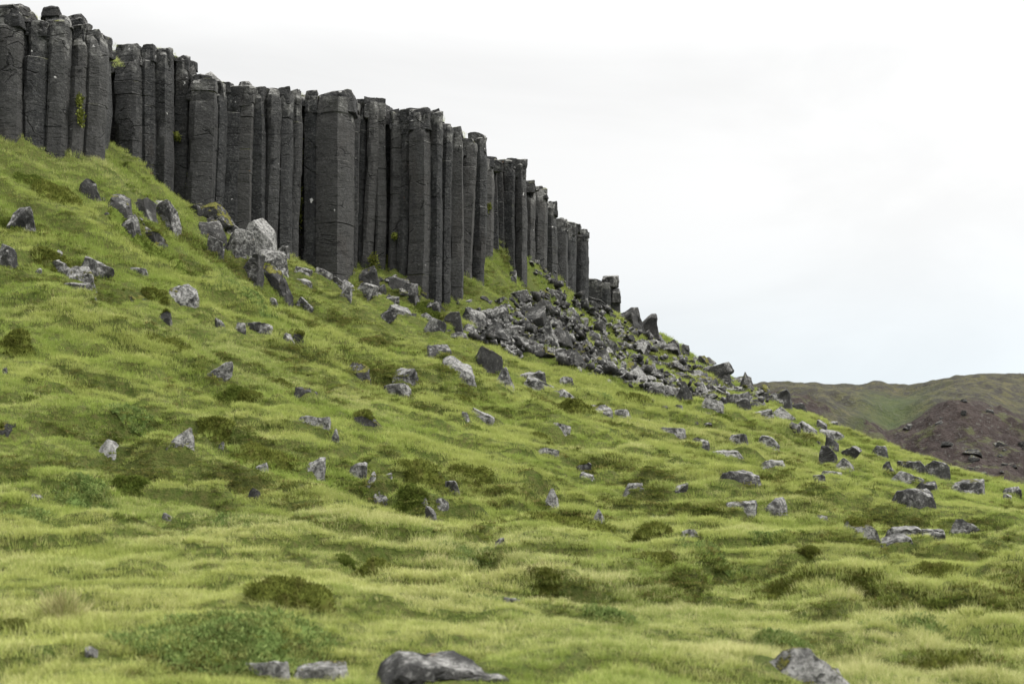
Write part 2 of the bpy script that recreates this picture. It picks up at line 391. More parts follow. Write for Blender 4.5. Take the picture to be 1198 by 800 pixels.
# ------------------------------------------------------------------ rocks
def poly_rock(rs, dims, shape='b', detail=1.0, seed=0):
    """angular block: intersection of half spaces, edges worn, faces roughened. dims = full width, depth, height"""
    w, d, h = dims
    pl = []
    if shape == 'p':                       # piece of a column: six-sided prism, ends broken
        k = rs.choice([5, 6, 6]); a0 = rs.random()*6.28
        for i in range(k): a = a0 + 6.283*i/k + rs.uniform(-.16,.16); pl.append((math.cos(a), math.sin(a), rs.uniform(-.1,.1), rs.uniform(.82,1.)))
        pl += [(rs.uniform(-.35,.35), rs.uniform(-.35,.35), 1, .92), (rs.uniform(-.3,.3), rs.uniform(-.3,.3), -1, .95)]
    else:
        for ax in range(3):
            for sg in (-1,1):
                tl = .14 if shape == 'c' else .34; v = [rs.uniform(-tl,tl) for _ in range(3)]; v[ax] = sg
                if ax == 2 and sg < 0: v = [0,0,-1]
                elif ax < 2: v[2] = rs.uniform(.02,.34) if shape in 'bs' else abs(v[2])*.9
                pl.append((*v, rs.uniform(.84,1.)))
        n = {'c':3,'b':9,'s':6,'t':5,'r':14,'w':4}[shape]
        for _ in range(n):
            v = np.array([rs.gauss(0,1), rs.gauss(0,1), abs(rs.gauss(0,.8))-.12]); v /= np.linalg.norm(v)
            pl.append((*v, np.abs(v).sum()*rs.uniform(.60,.88)))
        if shape == 'b':
            a = rs.random()*6.28; pl.append((.5*math.cos(a), .5*math.sin(a), .85, rs.uniform(.62,.82)))
        if shape == 'w': pl += [(.42,-.12,.9,.42), (-.75,-.2,.65,.72), (.1,-.8,.6,.75)]
        if shape == 't':
            a0 = rs.random()*6.28
            for k in range(5): a = a0+k*1.257+rs.uniform(-.3,.3); pl.append((math.cos(a), math.sin(a), .85, rs.uniform(.78,1.05)))
    A = np.array([p[:3] for p in pl]); B = np.array([p[3] for p in pl])
    nn = np.linalg.norm(A, axis=1); A /= nn[:,None]; B = B/nn
    pts = []
    n = len(pl)
    I, J, K = np.array([(i,j,k) for i in range(n) for j in range(i+1,n) for k in range(j+1,n)]).T
    Mx = np.stack([A[I],A[J],A[K]],1); det = np.linalg.det(Mx); ok = np.abs(det) > 1e-3
    sol = np.linalg.solve(Mx[ok], np.stack([B[I],B[J],B[K]],1)[ok][...,None])[...,0]
    pts = sol[(sol@A.T <= B+1e-6).all(1)]
    mn, mx = pts.min(0), pts.max(0)
    pts = (pts-(mn+mx)/2)/(mx-mn)*np.array(dims)
    bm = bmesh.new()
    for p in pts: bm.verts.new(p)
    bmesh.ops.remove_doubles(bm, verts=bm.verts, dist=min(dims)*.04)
    r = bmesh.ops.convex_hull(bm, input=bm.verts)
    bmesh.ops.delete(bm, geom=[g for g in r['geom_interior']+r['geom_unused'] if isinstance(g, bmesh.types.BMVert)], context='VERTS')
    bmesh.ops.dissolve_limit(bm, angle_limit=math.radians(9), verts=bm.verts, edges=bm.edges)
    off = min(dims)*rs.uniform(.02,.05)
    bmesh.ops.bevel(bm, geom=list(bm.edges), offset=off, segments=1, profile=.6, affect='EDGES', clamp_overlap=True)
    bmesh.ops.triangulate(bm, faces=bm.faces)
    tgt = (w*d*h)**(1/3)/(7*detail)
    for _ in range(4):
        es = [e for e in bm.edges if e.calc_length() > tgt*1.4]
        if not es: break
        bmesh.ops.subdivide_edges(bm, edges=es, cuts=1)
        bmesh.ops.triangulate(bm, faces=[f for f in bm.faces if len(f.verts) > 3])
    bm.normal_update()
    V = np.array([v.co for v in bm.verts]); Nn = np.array([v.normal for v in bm.verts])
    sz = (w*d*h)**(1/3)
    q = V/sz*2.6 + seed*3.1
    amp = sz*(.055*fbm3(q, seed, 3) + .03*fbm3(q*3.1, seed+5, 2))
    cr = np.abs(noise3(q*.8*np.array([1,1,2.]), seed+9)); amp -= sz*.05*np.exp(-(cr/.05)**2)   # cracks
    V = V + Nn*amp[:,None]
    for v, c in zip(bm.verts, V): v.co = c
    bmesh.ops.recalc_face_normals(bm, faces=bm.faces)
    me = bpy.data.meshes.new('rock'); bm.to_mesh(me); bm.free()
    smooth(me, 28)
    return me

FOOT = []   # x, y, rx, ry of everything grass must not grow through
# u, v, w, h in photo pixels of the visible stone; shape; pale 0..1; moss 0..1; label
R = []
def rk(u, v, w, h, sh, li, mo, label, name='boulder', cat='boulder', grp=None, tilt=0): R.append((u,v,w,h,sh,li,mo,label,name,cat,grp,tilt))
# --- left upper slope, below the buttress
rk(21,257,32,28,'b',.45,.1,'grey boulder half buried on the left grass bank below the buttress')
rk(4,299,26,30,'b',.4,0,'dark smooth boulder cut off by the left edge of the photo')
rk(101,224,24,22,'b',.2,.2,'topmost dark block of the rock pile under the buttress')
rk(112,232,14,14,'b',.2,.3,'small dark block wedged beside the topmost block of the buttress pile','stone','stone')
rk(133,237,32,24,'b',.1,.3,'dark mossy block between the pile top and the long dark slab')
rk(163,240,38,22,'b',.05,.2,'long dark slab leaning over a hollow in the buttress rock pile')
rk(142,261,42,26,'b',.3,.1,'wide grey block with flat top at the front of the buttress pile')
rk(186,240,20,13,'b',.6,0,'pale block sitting on the back of the big grey cube')
rk(195,254,36,28,'b',.45,0,'big grey cube with orange spots at the right end of the buttress pile')
rk(172,251,11,11,'b',.8,0,'small white stone beside the big grey cube','stone','stone')
rk(176,277,28,14,'s',.1,.8,'moss covered dark ledge stone below the wide grey block')
rk(110,226,10,8,'s',.4,0,'little flat stone on top of the buttress pile','stone','stone')
# --- pile at the foot of the wall
rk(238,246,44,20,'s',.2,.7,'mossy slab leaning against the cliff foot above the wall pile',tilt=-25)
rk(246,271,38,28,'b',.1,.2,'dark block with mossy top left of the tallest pale boulder')
rk(270,268,18,18,'b',.6,.1,'small grey block tucked behind the tallest pale boulder')
rk(275,289,38,34,'b',.6,.15,'broad pale boulder leaning left of the tallest pale boulder')
rk(298,277,42,46,'b',.8,.2,'tallest pale boulder patched with lichen in the wall pile')
rk(319,306,38,26,'b',.55,.05,'rounded grey boulder under the tallest pale boulder')
rk(324,283,15,14,'b',.5,.1,'square grey block right behind the tallest pale boulder','stone','stone')
rk(327,297,18,17,'b',.4,.2,'grey wedge between the tallest boulder and the column foot','stone','stone')
rk(250,291,24,20,'b',.35,.2,'low grey stone at the left foot of the wall pile','stone','stone')
rk(288,318,36,26,'b',.2,.4,'dark mossy boulder at the lower left of the wall pile')
rk(317,322,36,24,'b',.1,.5,'dark boulder with moss collar at the lower right of the wall pile')
rk(332,343,22,36,'t',.1,.5,'tall dark mossy stone hanging below the wall pile')
rk(320,355,14,12,'b',.5,0,'small pale stone beneath the dark boulder with moss collar','stone','stone')
rk(356,359,26,13,'s',.5,.1,'grey slab tilted downhill right of the tall dark mossy stone',tilt=25)
rk(352,316,20,9,'s',.5,.3,'flat grey slab in the grass at the foot of the shadowed recess','stone','stone',tilt=20)
rk(378,327,24,11,'s',.6,.2,'pale slab tipped downhill under the protruding column','stone','stone',tilt=25)
rk(398,335,16,12,'b',.5,.1,'squat pale block under the protruding column','stone','stone')
rk(351,328,22,7,'s',.7,0,'thin pale slab lying above the tilted grey slab','stone','stone',tilt=15)
# --- mid left: striated cluster and neighbours
rk(69,313,28,18,'b',.6,.2,'pale rounded stone left in the striated rock cluster')
rk(106,310,42,30,'s',.5,.2,'tilted striated slab standing in the left rock cluster',tilt=35)
rk(91,323,38,18,'b',.75,.4,'lichen covered stone in front of the tilted striated slab')
rk(88,335,38,12,'s',.4,.3,'long low ledge at the bottom of the striated rock cluster')
rk(67,300,10,9,'b',.8,0,'tiny white stone on top of the striated rock cluster','stone','stone')
rk(44,318,9,7,'b',.8,0,'tiny white stone left of the striated rock cluster','stone','stone')
rk(154,348,36,16,'b',.35,.7,'grey stone under a brown moss cap left of the big pale boulder')
rk(212,348,44,29,'b',.75,.35,'big pale boulder alone on the slope with moss patches on top')
rk(191,372,19,15,'b',.2,.5,'dark stone under a mossy lip below the big pale boulder','stone','stone')
rk(160,317,22,8,'s',.5,.1,'thin flat stone in the grass above the moss capped stone','stone','stone')
rk(257,378,12,12,'b',.5,.1,'small upright grey stone right of the big pale boulder','stone','stone')
rk(280,384,16,12,'b',.5,.1,'pointed small stone at the left end of a flat stone row','stone','stone')
rk(300,384,30,10,'s',.4,.2,'long flat stone in the row below the wall pile')
rk(336,395,14,12,'b',.6,.1,'pale small stone beside a dark mossy twin','stone','stone')
rk(348,398,16,19,'b',.3,.5,'dark upright stone with mossy top beside a pale twin','stone','stone')
rk(257,433,20,30,'s',.7,0,'narrow pale slab standing tilted in the grass',tilt=55)
rk(4,436,12,10,'b',.6,0,'small pale stone at the left edge among short grass','stone','stone')
# --- lower left meadow
rk(213,514,36,28,'t',.55,.45,'pointed lichen boulder left of the dark moss hollow',tilt=20)
rk(123,528,44,24,'t',.75,.05,'pale wedge boulder alone in the left meadow')
rk(5,510,22,16,'b',.2,.7,'moss crowned stone at the left edge of the meadow')
rk(305,547,20,10,'s',.7,0,'flat pale stone just under the long moss bank')
rk(366,548,28,24,'b',.6,.3,'upright grey stone right of the long moss bank')
rk(361,491,40,10,'s',.8,.2,'long thin pale slab lying across the grass')
rk(392,511,11,18,'t',.5,.2,'narrow upright stone below the long thin pale slab','stone','stone')
rk(356,461,26,11,'s',.2,.4,'dark ledge stone beneath a moss rim','stone','stone')
rk(257,522,10,8,'b',.5,.2,'small stone in front of the dark moss hollow','stone','stone')
rk(196,606,15,11,'b',.4,.2,'lone small grey stone in the lower left meadow','stone','stone')
rk(296,580,14,13,'b',.2,.7,'small stone hidden under moss below the flat pale stone','stone','stone')
rk(41,581,13,8,'s',.6,.5,'small orange lichen stone among dark heath','stone','stone')
rk(106,769,24,13,'b',.5,.4,'small grey stone in the tall foreground grass','stone','stone')
rk(308,785,72,19,'s',.85,.2,'left one of two flat ledge slabs in the foreground grass')
rk(374,786,72,17,'s',.85,.2,'right one of two flat ledge slabs in the foreground grass')
rk(510,780,136,35,'w',.15,.05,'big dark grey boulder at the bottom edge of the meadow')
# --- centre meadow
rk(416,552,24,21,'b',.55,.3,'grey block with mossy left flank in the middle cluster')
rk(436,567,26,21,'t',.75,.35,'pale pointed stone in the middle cluster')
rk(439,586,12,11,'b',.6,0,'left one of two small stones below the pale pointed stone','stone','stone')
rk(449,585,13,13,'b',.6,0,'right one of two small stones below the pale pointed stone','stone','stone')
rk(496,588,10,10,'b',.6,.2,'small stone on the left rim of the mossy hole','stone','stone')
rk(518,591,17,15,'b',.55,.3,'grey stone on the right rim of the mossy hole','stone','stone')
rk(504,601,15,17,'b',.2,.4,'dark broken stone down inside the mossy hole','stone','stone')
rk(530,570,18,15,'b',.5,.2,'grey stone jutting out beneath the dark moss overhang')
rk(644,585,20,26,'t',.75,.1,'solitary pointed pale stone standing up in the centre meadow')
rk(700,603,19,13,'t',.7,.05,'low pale stone right of the solitary pointed stone')
rk(584,635,16,8,'b',.4,.1,'small round grey stone in the centre grass','stone','stone')
rk(684,548,19,12,'b',.4,.5,'moss topped stone with a shelf below it in the centre right')
rk(688,556,20,7,'s',.6,.1,'flat stone shelf below the moss topped stone','stone','stone')
rk(656,500,26,14,'s',.7,.3,'pale lichen slab on a brown moss edge',tilt=25)
rk(642,527,28,11,'s',.8,.2,'white streaked slab sloping in the open grass',tilt=20)
rk(746,569,26,11,'s',.65,.2,'pale slab with mossy right end in the centre right',tilt=18)
rk(796,574,18,10,'b',.2,.4,'dark stone poking out under a moss lip right of the pale slab','stone','stone')
rk(768,607,32,6,'s',.5,.3,'very thin flat stone in the right meadow','stone','stone')
rk(562,484,27,12,'s',.8,.1,'white slab next to a dark moss mound',tilt=22)
rk(430,497,38,20,'b',.15,.6,'dark mossy ledge boulder in the upper middle meadow')
rk(544,486,11,8,'b',.6,.1,'small pale stone left of the white slab','stone','stone')
rk(598,702,22,8,'s',.6,.4,'half hidden slab in the low heath','stone','stone')
rk(454,557,10,5,'s',.6,0,'tiny flat stone above the pale pointed stone','stone','stone')
# --- under the wall
rk(420,298,26,28,'b',.1,.1,'broken rock wedge between two column feet')
rk(432,328,27,20,'b',.15,.3,'dark block in the heap under the recessed columns')
rk(461,330,34,20,'b',.1,.2,'wide dark block crowning the heap under the recessed columns')
rk(479,343,24,20,'b',.3,.1,'grey block at the right of the heap under the recessed columns')
rk(446,340,14,12,'b',.2,.5,'small mossy rock inside the heap under the recessed columns','stone','stone')
rk(405,342,15,14,'b',.6,.05,'pale upright block left of the leaning slabs')
rk(430,343,28,20,'s',.6,.1,'pale slab leaning downhill in front of the heap',tilt=38)
rk(449,368,17,20,'s',.5,.1,'narrow slab tipped on edge in the grass below the heap',tilt=48)
rk(467,363,32,14,'s',.6,.05,'flat pale slab sloping below the heap',tilt=20)
rk(506,361,22,16,'b',.3,.3,'grey stone at the foot of the tallest column')
rk(532,377,26,20,'b',.1,.3,'dark block left of the twin grey blocks')
rk(554,370,32,22,'b',.4,.2,'left one of the twin grey blocks below the grass cone')
rk(581,375,32,28,'b',.55,.05,'right one of the twin grey blocks, facing left, below the grass cone')
rk(511,384,26,16,'s',.5,.3,'lichen slab lying above the dark square boulder',tilt=30)
rk(510,414,32,22,'b',.15,.2,'dark left block of the mid slope boulder trio')
rk(535,429,48,26,'b',.7,.1,'long pale middle block of the mid slope boulder trio')
rk(571,422,34,30,'b',.15,.4,'dark mossy right block of the mid slope boulder trio')
rk(588,440,34,22,'t',.45,.05,'grey wedge propped against the dark mossy block')
rk(591,402,20,17,'b',.6,.1,'small pale block above the mid slope boulder trio')
rk(616,364,17,19,'b',.55,.1,'upright pale block on the right side of the grass cone')
rk(474,440,30,15,'b',.55,.2,'grey stone with a sloping pale top in the upper meadow')
rk(464,456,30,14,'b',.5,.4,'mossy grey stone below the one with the pale top')
rk(420,432,26,16,'b',.15,.7,'mossy brown stone in the upper meadow')
rk(622,438,34,16,'b',.4,.2,'grey slab at the upper end of the sloping ledge line',tilt=12)
rk(634,452,36,12,'s',.55,.3,'middle slab of the sloping ledge line',tilt=28)
rk(660,465,32,9,'s',.5,.3,'lower slab of the sloping ledge line',tilt=25)
rk(663,445,18,9,'s',.4,.3,'short stone sticking out above the sloping ledge line','stone','stone',tilt=30)
rk(704,480,26,13,'b',.55,.5,'mossy left half of a ledge in the open right slope')
rk(726,485,28,13,'s',.7,.1,'pale right half of a ledge in the open right slope')
rk(788,507,32,10,'s',.6,.1,'left pale slab of a pair lying in line on the right slope',tilt=15)
rk(820,519,26,13,'s',.55,.15,'right pale slab of a pair lying in line on the right slope',tilt=15)
rk(766,454,26,11,'s',.7,.3,'flat lichen slab just below the scree')
rk(785,457,22,12,'b',.4,.1,'grey block right of the flat lichen slab below the scree')
rk(600,321,11,10,'b',.25,.1,'single dark stone high on the grass cone','stone','stone')
rk(598,327,9,5,'s',.2,.1,'flat stone just under the single dark stone on the cone','stone','stone')
# --- scree field, the ones that stand out
rk(643,392,24,40,'t',.45,.05,'tall grey slab standing upright in the scree')
rk(737,371,36,25,'b',.1,.1,'dark block on the skyline beside the outcrop')
rk(758,381,32,26,'b',.05,.1,'darkest leaning block on the skyline beside the outcrop')
rk(786,404,18,14,'b',.05,.1,'small dark block on the scree skyline','stone','stone')
rk(800,410,13,9,'b',.2,.3,'mossy little block on the scree skyline','stone','stone')
rk(825,424,12,14,'b',.3,.8,'moss capped skyline stone in the scree','stone','stone')
rk(843,438,26,22,'t',.15,.1,'dark triangular block on the lower scree skyline')
rk(874,447,22,22,'t',.2,.5,'pointed mossy rock at the lower end of the scree skyline')
rk(802,459,20,24,'t',.2,.4,'steep dark rock with a mossy foot at the lower scree edge')
rk(820,455,22,18,'t',.6,.05,'pale leaning rock behind the steep dark rock')
rk(832,474,30,14,'b',.7,.05,'pale flat boulder at the lower scree edge')
rk(857,468,24,12,'b',.35,.1,'grey half of a split block at the lower scree edge')
rk(873,474,20,16,'b',.15,.05,'dark half of a split block at the lower scree edge')
rk(893,486,28,10,'s',.6,.05,'smooth flat pale stone below the split block')
rk(912,465,38,18,'b',.25,.4,'dark crumbly block at the end of the scree')
rk(896,457,14,12,'b',.4,.8,'yellow moss covered stone on the skyline before the far hill','stone','stone')
rk(934,476,18,8,'b',.2,.1,'low dark stone on the crest before the far hill','stone','stone')
rk(920,487,26,12,'s',.65,.05,'slanting pale slab on the right crest',tilt=35)
rk(946,500,26,15,'b',.55,.2,'pale grey block in the cluster on the right crest')
rk(962,498,14,13,'b',.3,.1,'dark block touching the pale grey block on the crest','stone','stone')
rk(929,500,16,12,'b',.2,.3,'low dark stone left of the pale grey block on the crest','stone','stone')
rk(976,490,14,6,'s',.3,.1,'thin stone high on the right crest','stone','stone')
rk(973,510,28,14,'b',.65,.1,'pale topped block heading the right crest column of stones')
rk(974,522,16,14,'b',.2,.3,'dark stone in the right crest column of stones','stone','stone')
rk(969,533,22,19,'b',.2,.1,'square dark block low in the right crest column of stones')
rk(993,526,18,19,'s',.35,.1,'grey slab leaning right in the right crest column of stones',tilt=45)
rk(992,545,24,11,'s',.6,.1,'pale stone at the bottom of the right crest column of stones',tilt=20)
rk(902,519,31,16,'b',.6,0,'box shaped pale block with a dark hollow under its corner',tilt=18)
rk(866,515,24,13,'b',.4,.3,'lichen grey stone left of the box shaped pale block')
rk(855,532,36,9,'s',.7,.1,'long pale flat stone in the right slope grass')
rk(867,559,46,14,'b',.2,.1,'long dark block lying level in the right meadow')
rk(906,545,30,9,'s',.6,.1,'flat white flecked stone right of the long dark block','stone','stone')
rk(975,553,30,7,'s',.6,0,'thin pale slab half sunk in the right slope','stone','stone',tilt=15)
rk(957,558,16,6,'s',.4,0,'small flat stone left of the thin pale slab','stone','stone')
rk(906,597,32,21,'b',.5,.3,'rounded lichen boulder in the right meadow')
rk(865,590,38,8,'s',.5,.3,'low broken ledge left of the rounded lichen boulder')
rk(809,623,20,8,'s',.5,0,'small flat slab with a dark side in the right meadow','stone','stone')
rk(961,607,15,7,'b',.5,.2,'small grey stone right of the rounded lichen boulder','stone','stone')
rk(1008,618,40,15,'b',.55,.6,'mossy boulder left of the stacked slab trio')
rk(1054,635,50,17,'b',.3,0,'front slab with dark side of the stacked slab trio')
rk(1061,624,44,12,'s',.5,0,'rear flat slab of the stacked slab trio')
rk(1095,629,28,13,'b',.5,.1,'pale right block of the stacked slab trio')
rk(1132,618,36,16,'b',.4,.4,'lichen stone with dark left end at the far right meadow',tilt=18)
rk(1078,585,54,27,'b',.3,.1,'large dark tilted block right of the right crest stones',tilt=18)
rk(1030,530,20,16,'b',.25,.1,'single square stone on the right crest grass')
rk(1041,548,15,14,'t',.25,.2,'pointed dark stone below the single square stone','stone','stone')
rk(1068,546,36,15,'b',.35,.4,'left low rock of the right crest outcrop row')
rk(1098,552,36,22,'b',.25,.2,'dark lumpy rock in the middle of the right crest outcrop row')
rk(1061,563,34,15,'s',.6,.1,'pale tilted slab in front of the outcrop row',tilt=20)
rk(1088,569,26,11,'b',.2,.3,'dark flat rock beside the pale tilted slab','stone','stone')
rk(1130,569,56,20,'b',.4,.3,'widest lichen rock at the right of the outcrop row')
rk(1188,575,22,13,'b',.2,.2,'dark rock at the right edge on the crest')
rk(1179,582,12,8,'b',.6,0,'small pale stone before the dark rock at the right edge','stone','stone')
rk(937,782,122,40,'t',1.0,.42,'large lichen and moss boulder at the bottom right of the meadow')

def place_rock(i, r):
    u,v,w,h,sh,li,mo,label,name,cat,grp,tilt = r
    rs = random.Random(100+i)
    x,y,z = hit(u, min(v+h*.42, 840))
    W = w/F*y; H = h/F*y
    D = max(min(W*rs.uniform(.65,.95), 3*H), H*.7)
    sink = .38
    H *= 1.02
    cy = y + D*.38
    zmin = zt(np.array([x-W*.42,x,x+W*.42]*2), np.array([y-.05]*3+[cy]*3)).min()
    Ht = H*(1+sink) + .05 + min(max(0, z-zmin), H*.8)
    me = poly_rock(rs, (W*(1.25 if w > 2.1*h else 1.14), D, Ht), sh, 1.15 if w > 40 else 1.0, i)
    o = link(name, me, M_ROCK)
    o.location = (x, cy, z + H*.96 - Ht/2)
    o.rotation_euler = (rs.uniform(-.15,.15), math.radians(tilt)+rs.uniform(-.10,.10), rs.uniform(-.6,.6)*(.4 if w > 2*h else 1))
    if tilt: o.scale = (1, 1, .85)
    o['light'] = float(li); o['moss'] = min(1., mo+.08)
    tag(o, label, cat, grp)
    FOOT.append((x, cy, W*.5, D*.5, H))
    if mo >= .5 and w > 14: moss_cap(o, me, rs, i)
    return o
def moss_cap(o, me, rs, seed):
    """thick moss growing over the top of the stone: its own mesh"""
    V = np.array([v.co for v in me.vertices]); Nn = np.array([v.normal for v in me.vertices])
    sz = np.cbrt(np.prod(V.max(0)-V.min(0)))
    nzv = fbm3(V/sz*2.2+seed, seed+3, 3)
    sel = (Nn[:,2] + .9*nzv + V[:,0]/sz*rs.uniform(-.5,.5)) > .62
    if sel.sum() < 12: return
    th = min(.10, sz*.10)
    fs = [p.vertices[:] for p in me.polygons if all(sel[k] for k in p.vertices)]
    par = {}
    def find(a):
        while par.setdefault(a, a) != a: a = par[a]
        return a
    for f in fs:
        for c in f[1:]: par[find(c)] = find(f[0])
    cntr = {}
    for f in fs: cntr[find(f[0])] = cntr.get(find(f[0]), 0)+1
    if not cntr: return
    best = max(cntr, key=cntr.get); fs = [f for f in fs if find(f[0]) == best]
    if len(fs) < 6: return
    idx = sorted({k for f in fs for k in f}); mp = {k:j for j,k in enumerate(idx)}
    ec = {}
    for f in fs:
        for a,c in zip(f, f[1:]+f[:1]): ec[(min(a,c),max(a,c))] = ec.get((min(a,c),max(a,c)),0)+1
    bd = {k for e,c in ec.items() if c == 1 for k in e}
    VV = V[idx].copy(); nn = Nn[idx]
    lift = np.array([-.25 if k in bd else 1. for k in idx])*th*(.8+.6*fbm3(VV/sz*7, seed, 2))
    VV = VV + nn*lift[:,None]
    # short moss shoots
    k = min(900, int(220+len(fs)*4)); rr = np.random.default_rng(seed)
    fi = rr.integers(0, len(fs), k); q = []; fl = [mp[a] for f in fs for a in f]; cn = [len(f) for f in fs]
    base = len(VV); shoots = []
    for j in fi:
        f = fs[j]; wgt = rr.random(3); wgt /= wgt.sum(); p = sum(VV[mp[f[a]]]*wgt[a] for a in range(3)); n_ = nn[mp[f[0]]]
        d = n_*rr.uniform(.5,1.2)*th*.9 + rr.normal(0,.35,3)*th; s = rr.normal(0,1,3); s *= .012*max(1, sz/1.2)/np.linalg.norm(s)
        shoots += [p-s, p+s, p+d]; fl += [base, base+1, base+2]; cn.append(3); base += 3
    me2 = mesh_np('moss_cap', np.vstack([VV, np.array(shoots)]), fl, cn)
    fattr(me2, 'rnd', np.r_[np.full(len(VV), .3), np.repeat(rr.random(k), 3)])
    me2.polygons.foreach_set('use_smooth', np.ones(len(me2.polygons), bool))
    link('moss_cap', me2, M_MOSS, o)
ROCKS = [place_rock(i, r) for i, r in enumerate(R)]

# scree: copies of some prototypes
def in_poly(u, v, P):
    c = False; j = len(P)-1
    for i in range(len(P)):
        if (P[i][1] > v) != (P[j][1] > v) and u < (P[j][0]-P[i][0])*(v-P[i][1])/(P[j][1]-P[i][1])+P[i][0]: c = not c
        j = i
    return c
PROTO = [poly_rock(random.Random(900+k), (1, random.Random(k).uniform(.75,1.05), random.Random(k+50).uniform(.6,.95)), 'bbtbpbps'[k % 8], 1.0, 300+k) for k in range(18)]
for p in PROTO: p.name = 'scree_block'; p.materials.append(M_ROCK)
SCREE = [(590,352),(628,340),(650,345),(680,352),(705,362),(735,385),(770,398),(800,413),(850,440),(885,458),(905,470),(880,480),(840,470),(800,468),(760,462),(715,442),(690,438),(655,425),(625,412),(600,418),(560,402),(545,385),(575,368)]
SRS = random.Random(5)
def scatter(poly, n, smin, smax, label, group, cat='rock', name='scree_block', gap=.36, dark=(0.05,.6)):
    us = [p[0] for p in poly]; vs = [p[1] for p in poly]; got = []; tries = 0
    while len(got) < n and tries < n*60:
        tries += 1
        u, v = SRS.uniform(min(us),max(us)), SRS.uniform(min(vs),max(vs))
        if not in_poly(u, v, poly): continue
        s = smin + (smax-smin)*SRS.random()**2.2
        if any(abs(u-a) < (s+c)*.5*gap and abs(v-b) < (s+c)*.36*gap for a,b,c in got): continue
        got.append((u,v,s))
    out = []
    for u,v,s in got:
        x,y,z = hit(u, v); W = s/F*y
        o = bpy.data.objects.new(name, SRS.choice(PROTO)); COL.objects.link(o)
        o.location = (x, y+W*.25, z+W*.03); o.rotation_euler = (SRS.uniform(-.6,.6), SRS.uniform(-.6,.6), SRS.uniform(0,6.28))
        o.scale = (W*SRS.uniform(.9,1.35), W*SRS.uniform(.8,1.1), W*SRS.uniform(.55,1.05))
        o['light'] = SRS.uniform(*dark); o['moss'] = SRS.choice([0,.1,.2,.35,.5,.6])
        tag(o, label, cat, group); out.append(o); FOOT.append((x, y+W*.25, W*.45, W*.45, W))
    return out
scatter(SCREE, 250, 11, 42, 'grey angular basalt block heaped in the scree slope below the far end of the cliff', 'scree blocks below the far end of the cliff', dark=(.0,.55))
scatter([(608,296),(618,300),(650,326),(690,350),(688,357),(665,352),(640,335),(612,312)], 26, 7, 19, 'dark angular block lying along the foot of the farther cliff section', 'blocks along the foot of the farther cliff')
scatter([(428,318),(470,322),(505,350),(500,372),(470,358),(440,345),(425,335)], 16, 6, 15, 'small dark block among the heap under the recessed columns', 'small blocks in the heap under the recessed columns')
scatter([(400,305),(520,352),(600,352),(640,395),(600,420),(520,390),(440,362),(395,330)], 46, 6, 24, 'dark weathered block strewn along the grassy foot of the main wall', 'blocks strewn along the foot of the main wall', gap=.9)
scatter([(240,262),(340,290),(345,335),(330,345),(270,320),(242,285)], 10, 6, 13, 'small grey rock filling gaps in the boulder pile at the wall foot', 'small rocks in the wall foot pile')
scatter([(90,215),(200,240),(215,270),(150,280),(95,240)], 9, 6, 13, 'small dark rock filling gaps in the pile under the buttress', 'small rocks in the buttress pile')
scatter([(570,400),(700,440),(850,475),(960,515),(985,545),(900,530),(760,480),(640,440),(575,420)], 26, 5, 11, 'small grey stone scattered in the grass just below the scree', 'stones scattered below the scree', 'stone', 'stone', 1.5)

# rubble too small to count
def build_rubble():
    rr = np.random.default_rng(3); V = []; Fc = []; base = 0; n = 0
    iv = np.array([(x,y,z) for x in (-1,1) for y in (-1,1) for z in (-1,1)], float)*.62
    ifc = np.array([(0,1,3,2),(4,6,7,5),(0,4,5,1),(2,3,7,6),(0,2,6,4),(1,5,7,3)])
    while n < 1000:
        u, v = rr.uniform(545,905), rr.uniform(290,485)
        if not (in_poly(u, v, SCREE) or in_poly(u, v, [(608,300),(690,352),(690,362),(640,340)])): continue
        x,y,z = hit(u, v); s = .07+.27*rr.random()**2
        Q, _ = np.linalg.qr(rr.normal(0,1,(3,3)))
        p = (iv*(1+rr.uniform(-.4,.25,(8,1)))*rr.uniform(.55,1.2,3))@Q*s + (x+rr.normal(0,.3), y+rr.normal(0,.3), z+.02)
        V.append(p); Fc.append(ifc+base); base += len(iv); n += 1
    me = mesh_np('scree_rubble', np.vstack(V), np.vstack(Fc), 4)
    o = tag(link('scree_rubble', me, M_ROCK), 'small loose rubble filling the gaps of the scree slope', 'rubble', kind='stuff')
    o['light'] = .2; o['moss'] = .2
build_rubble()

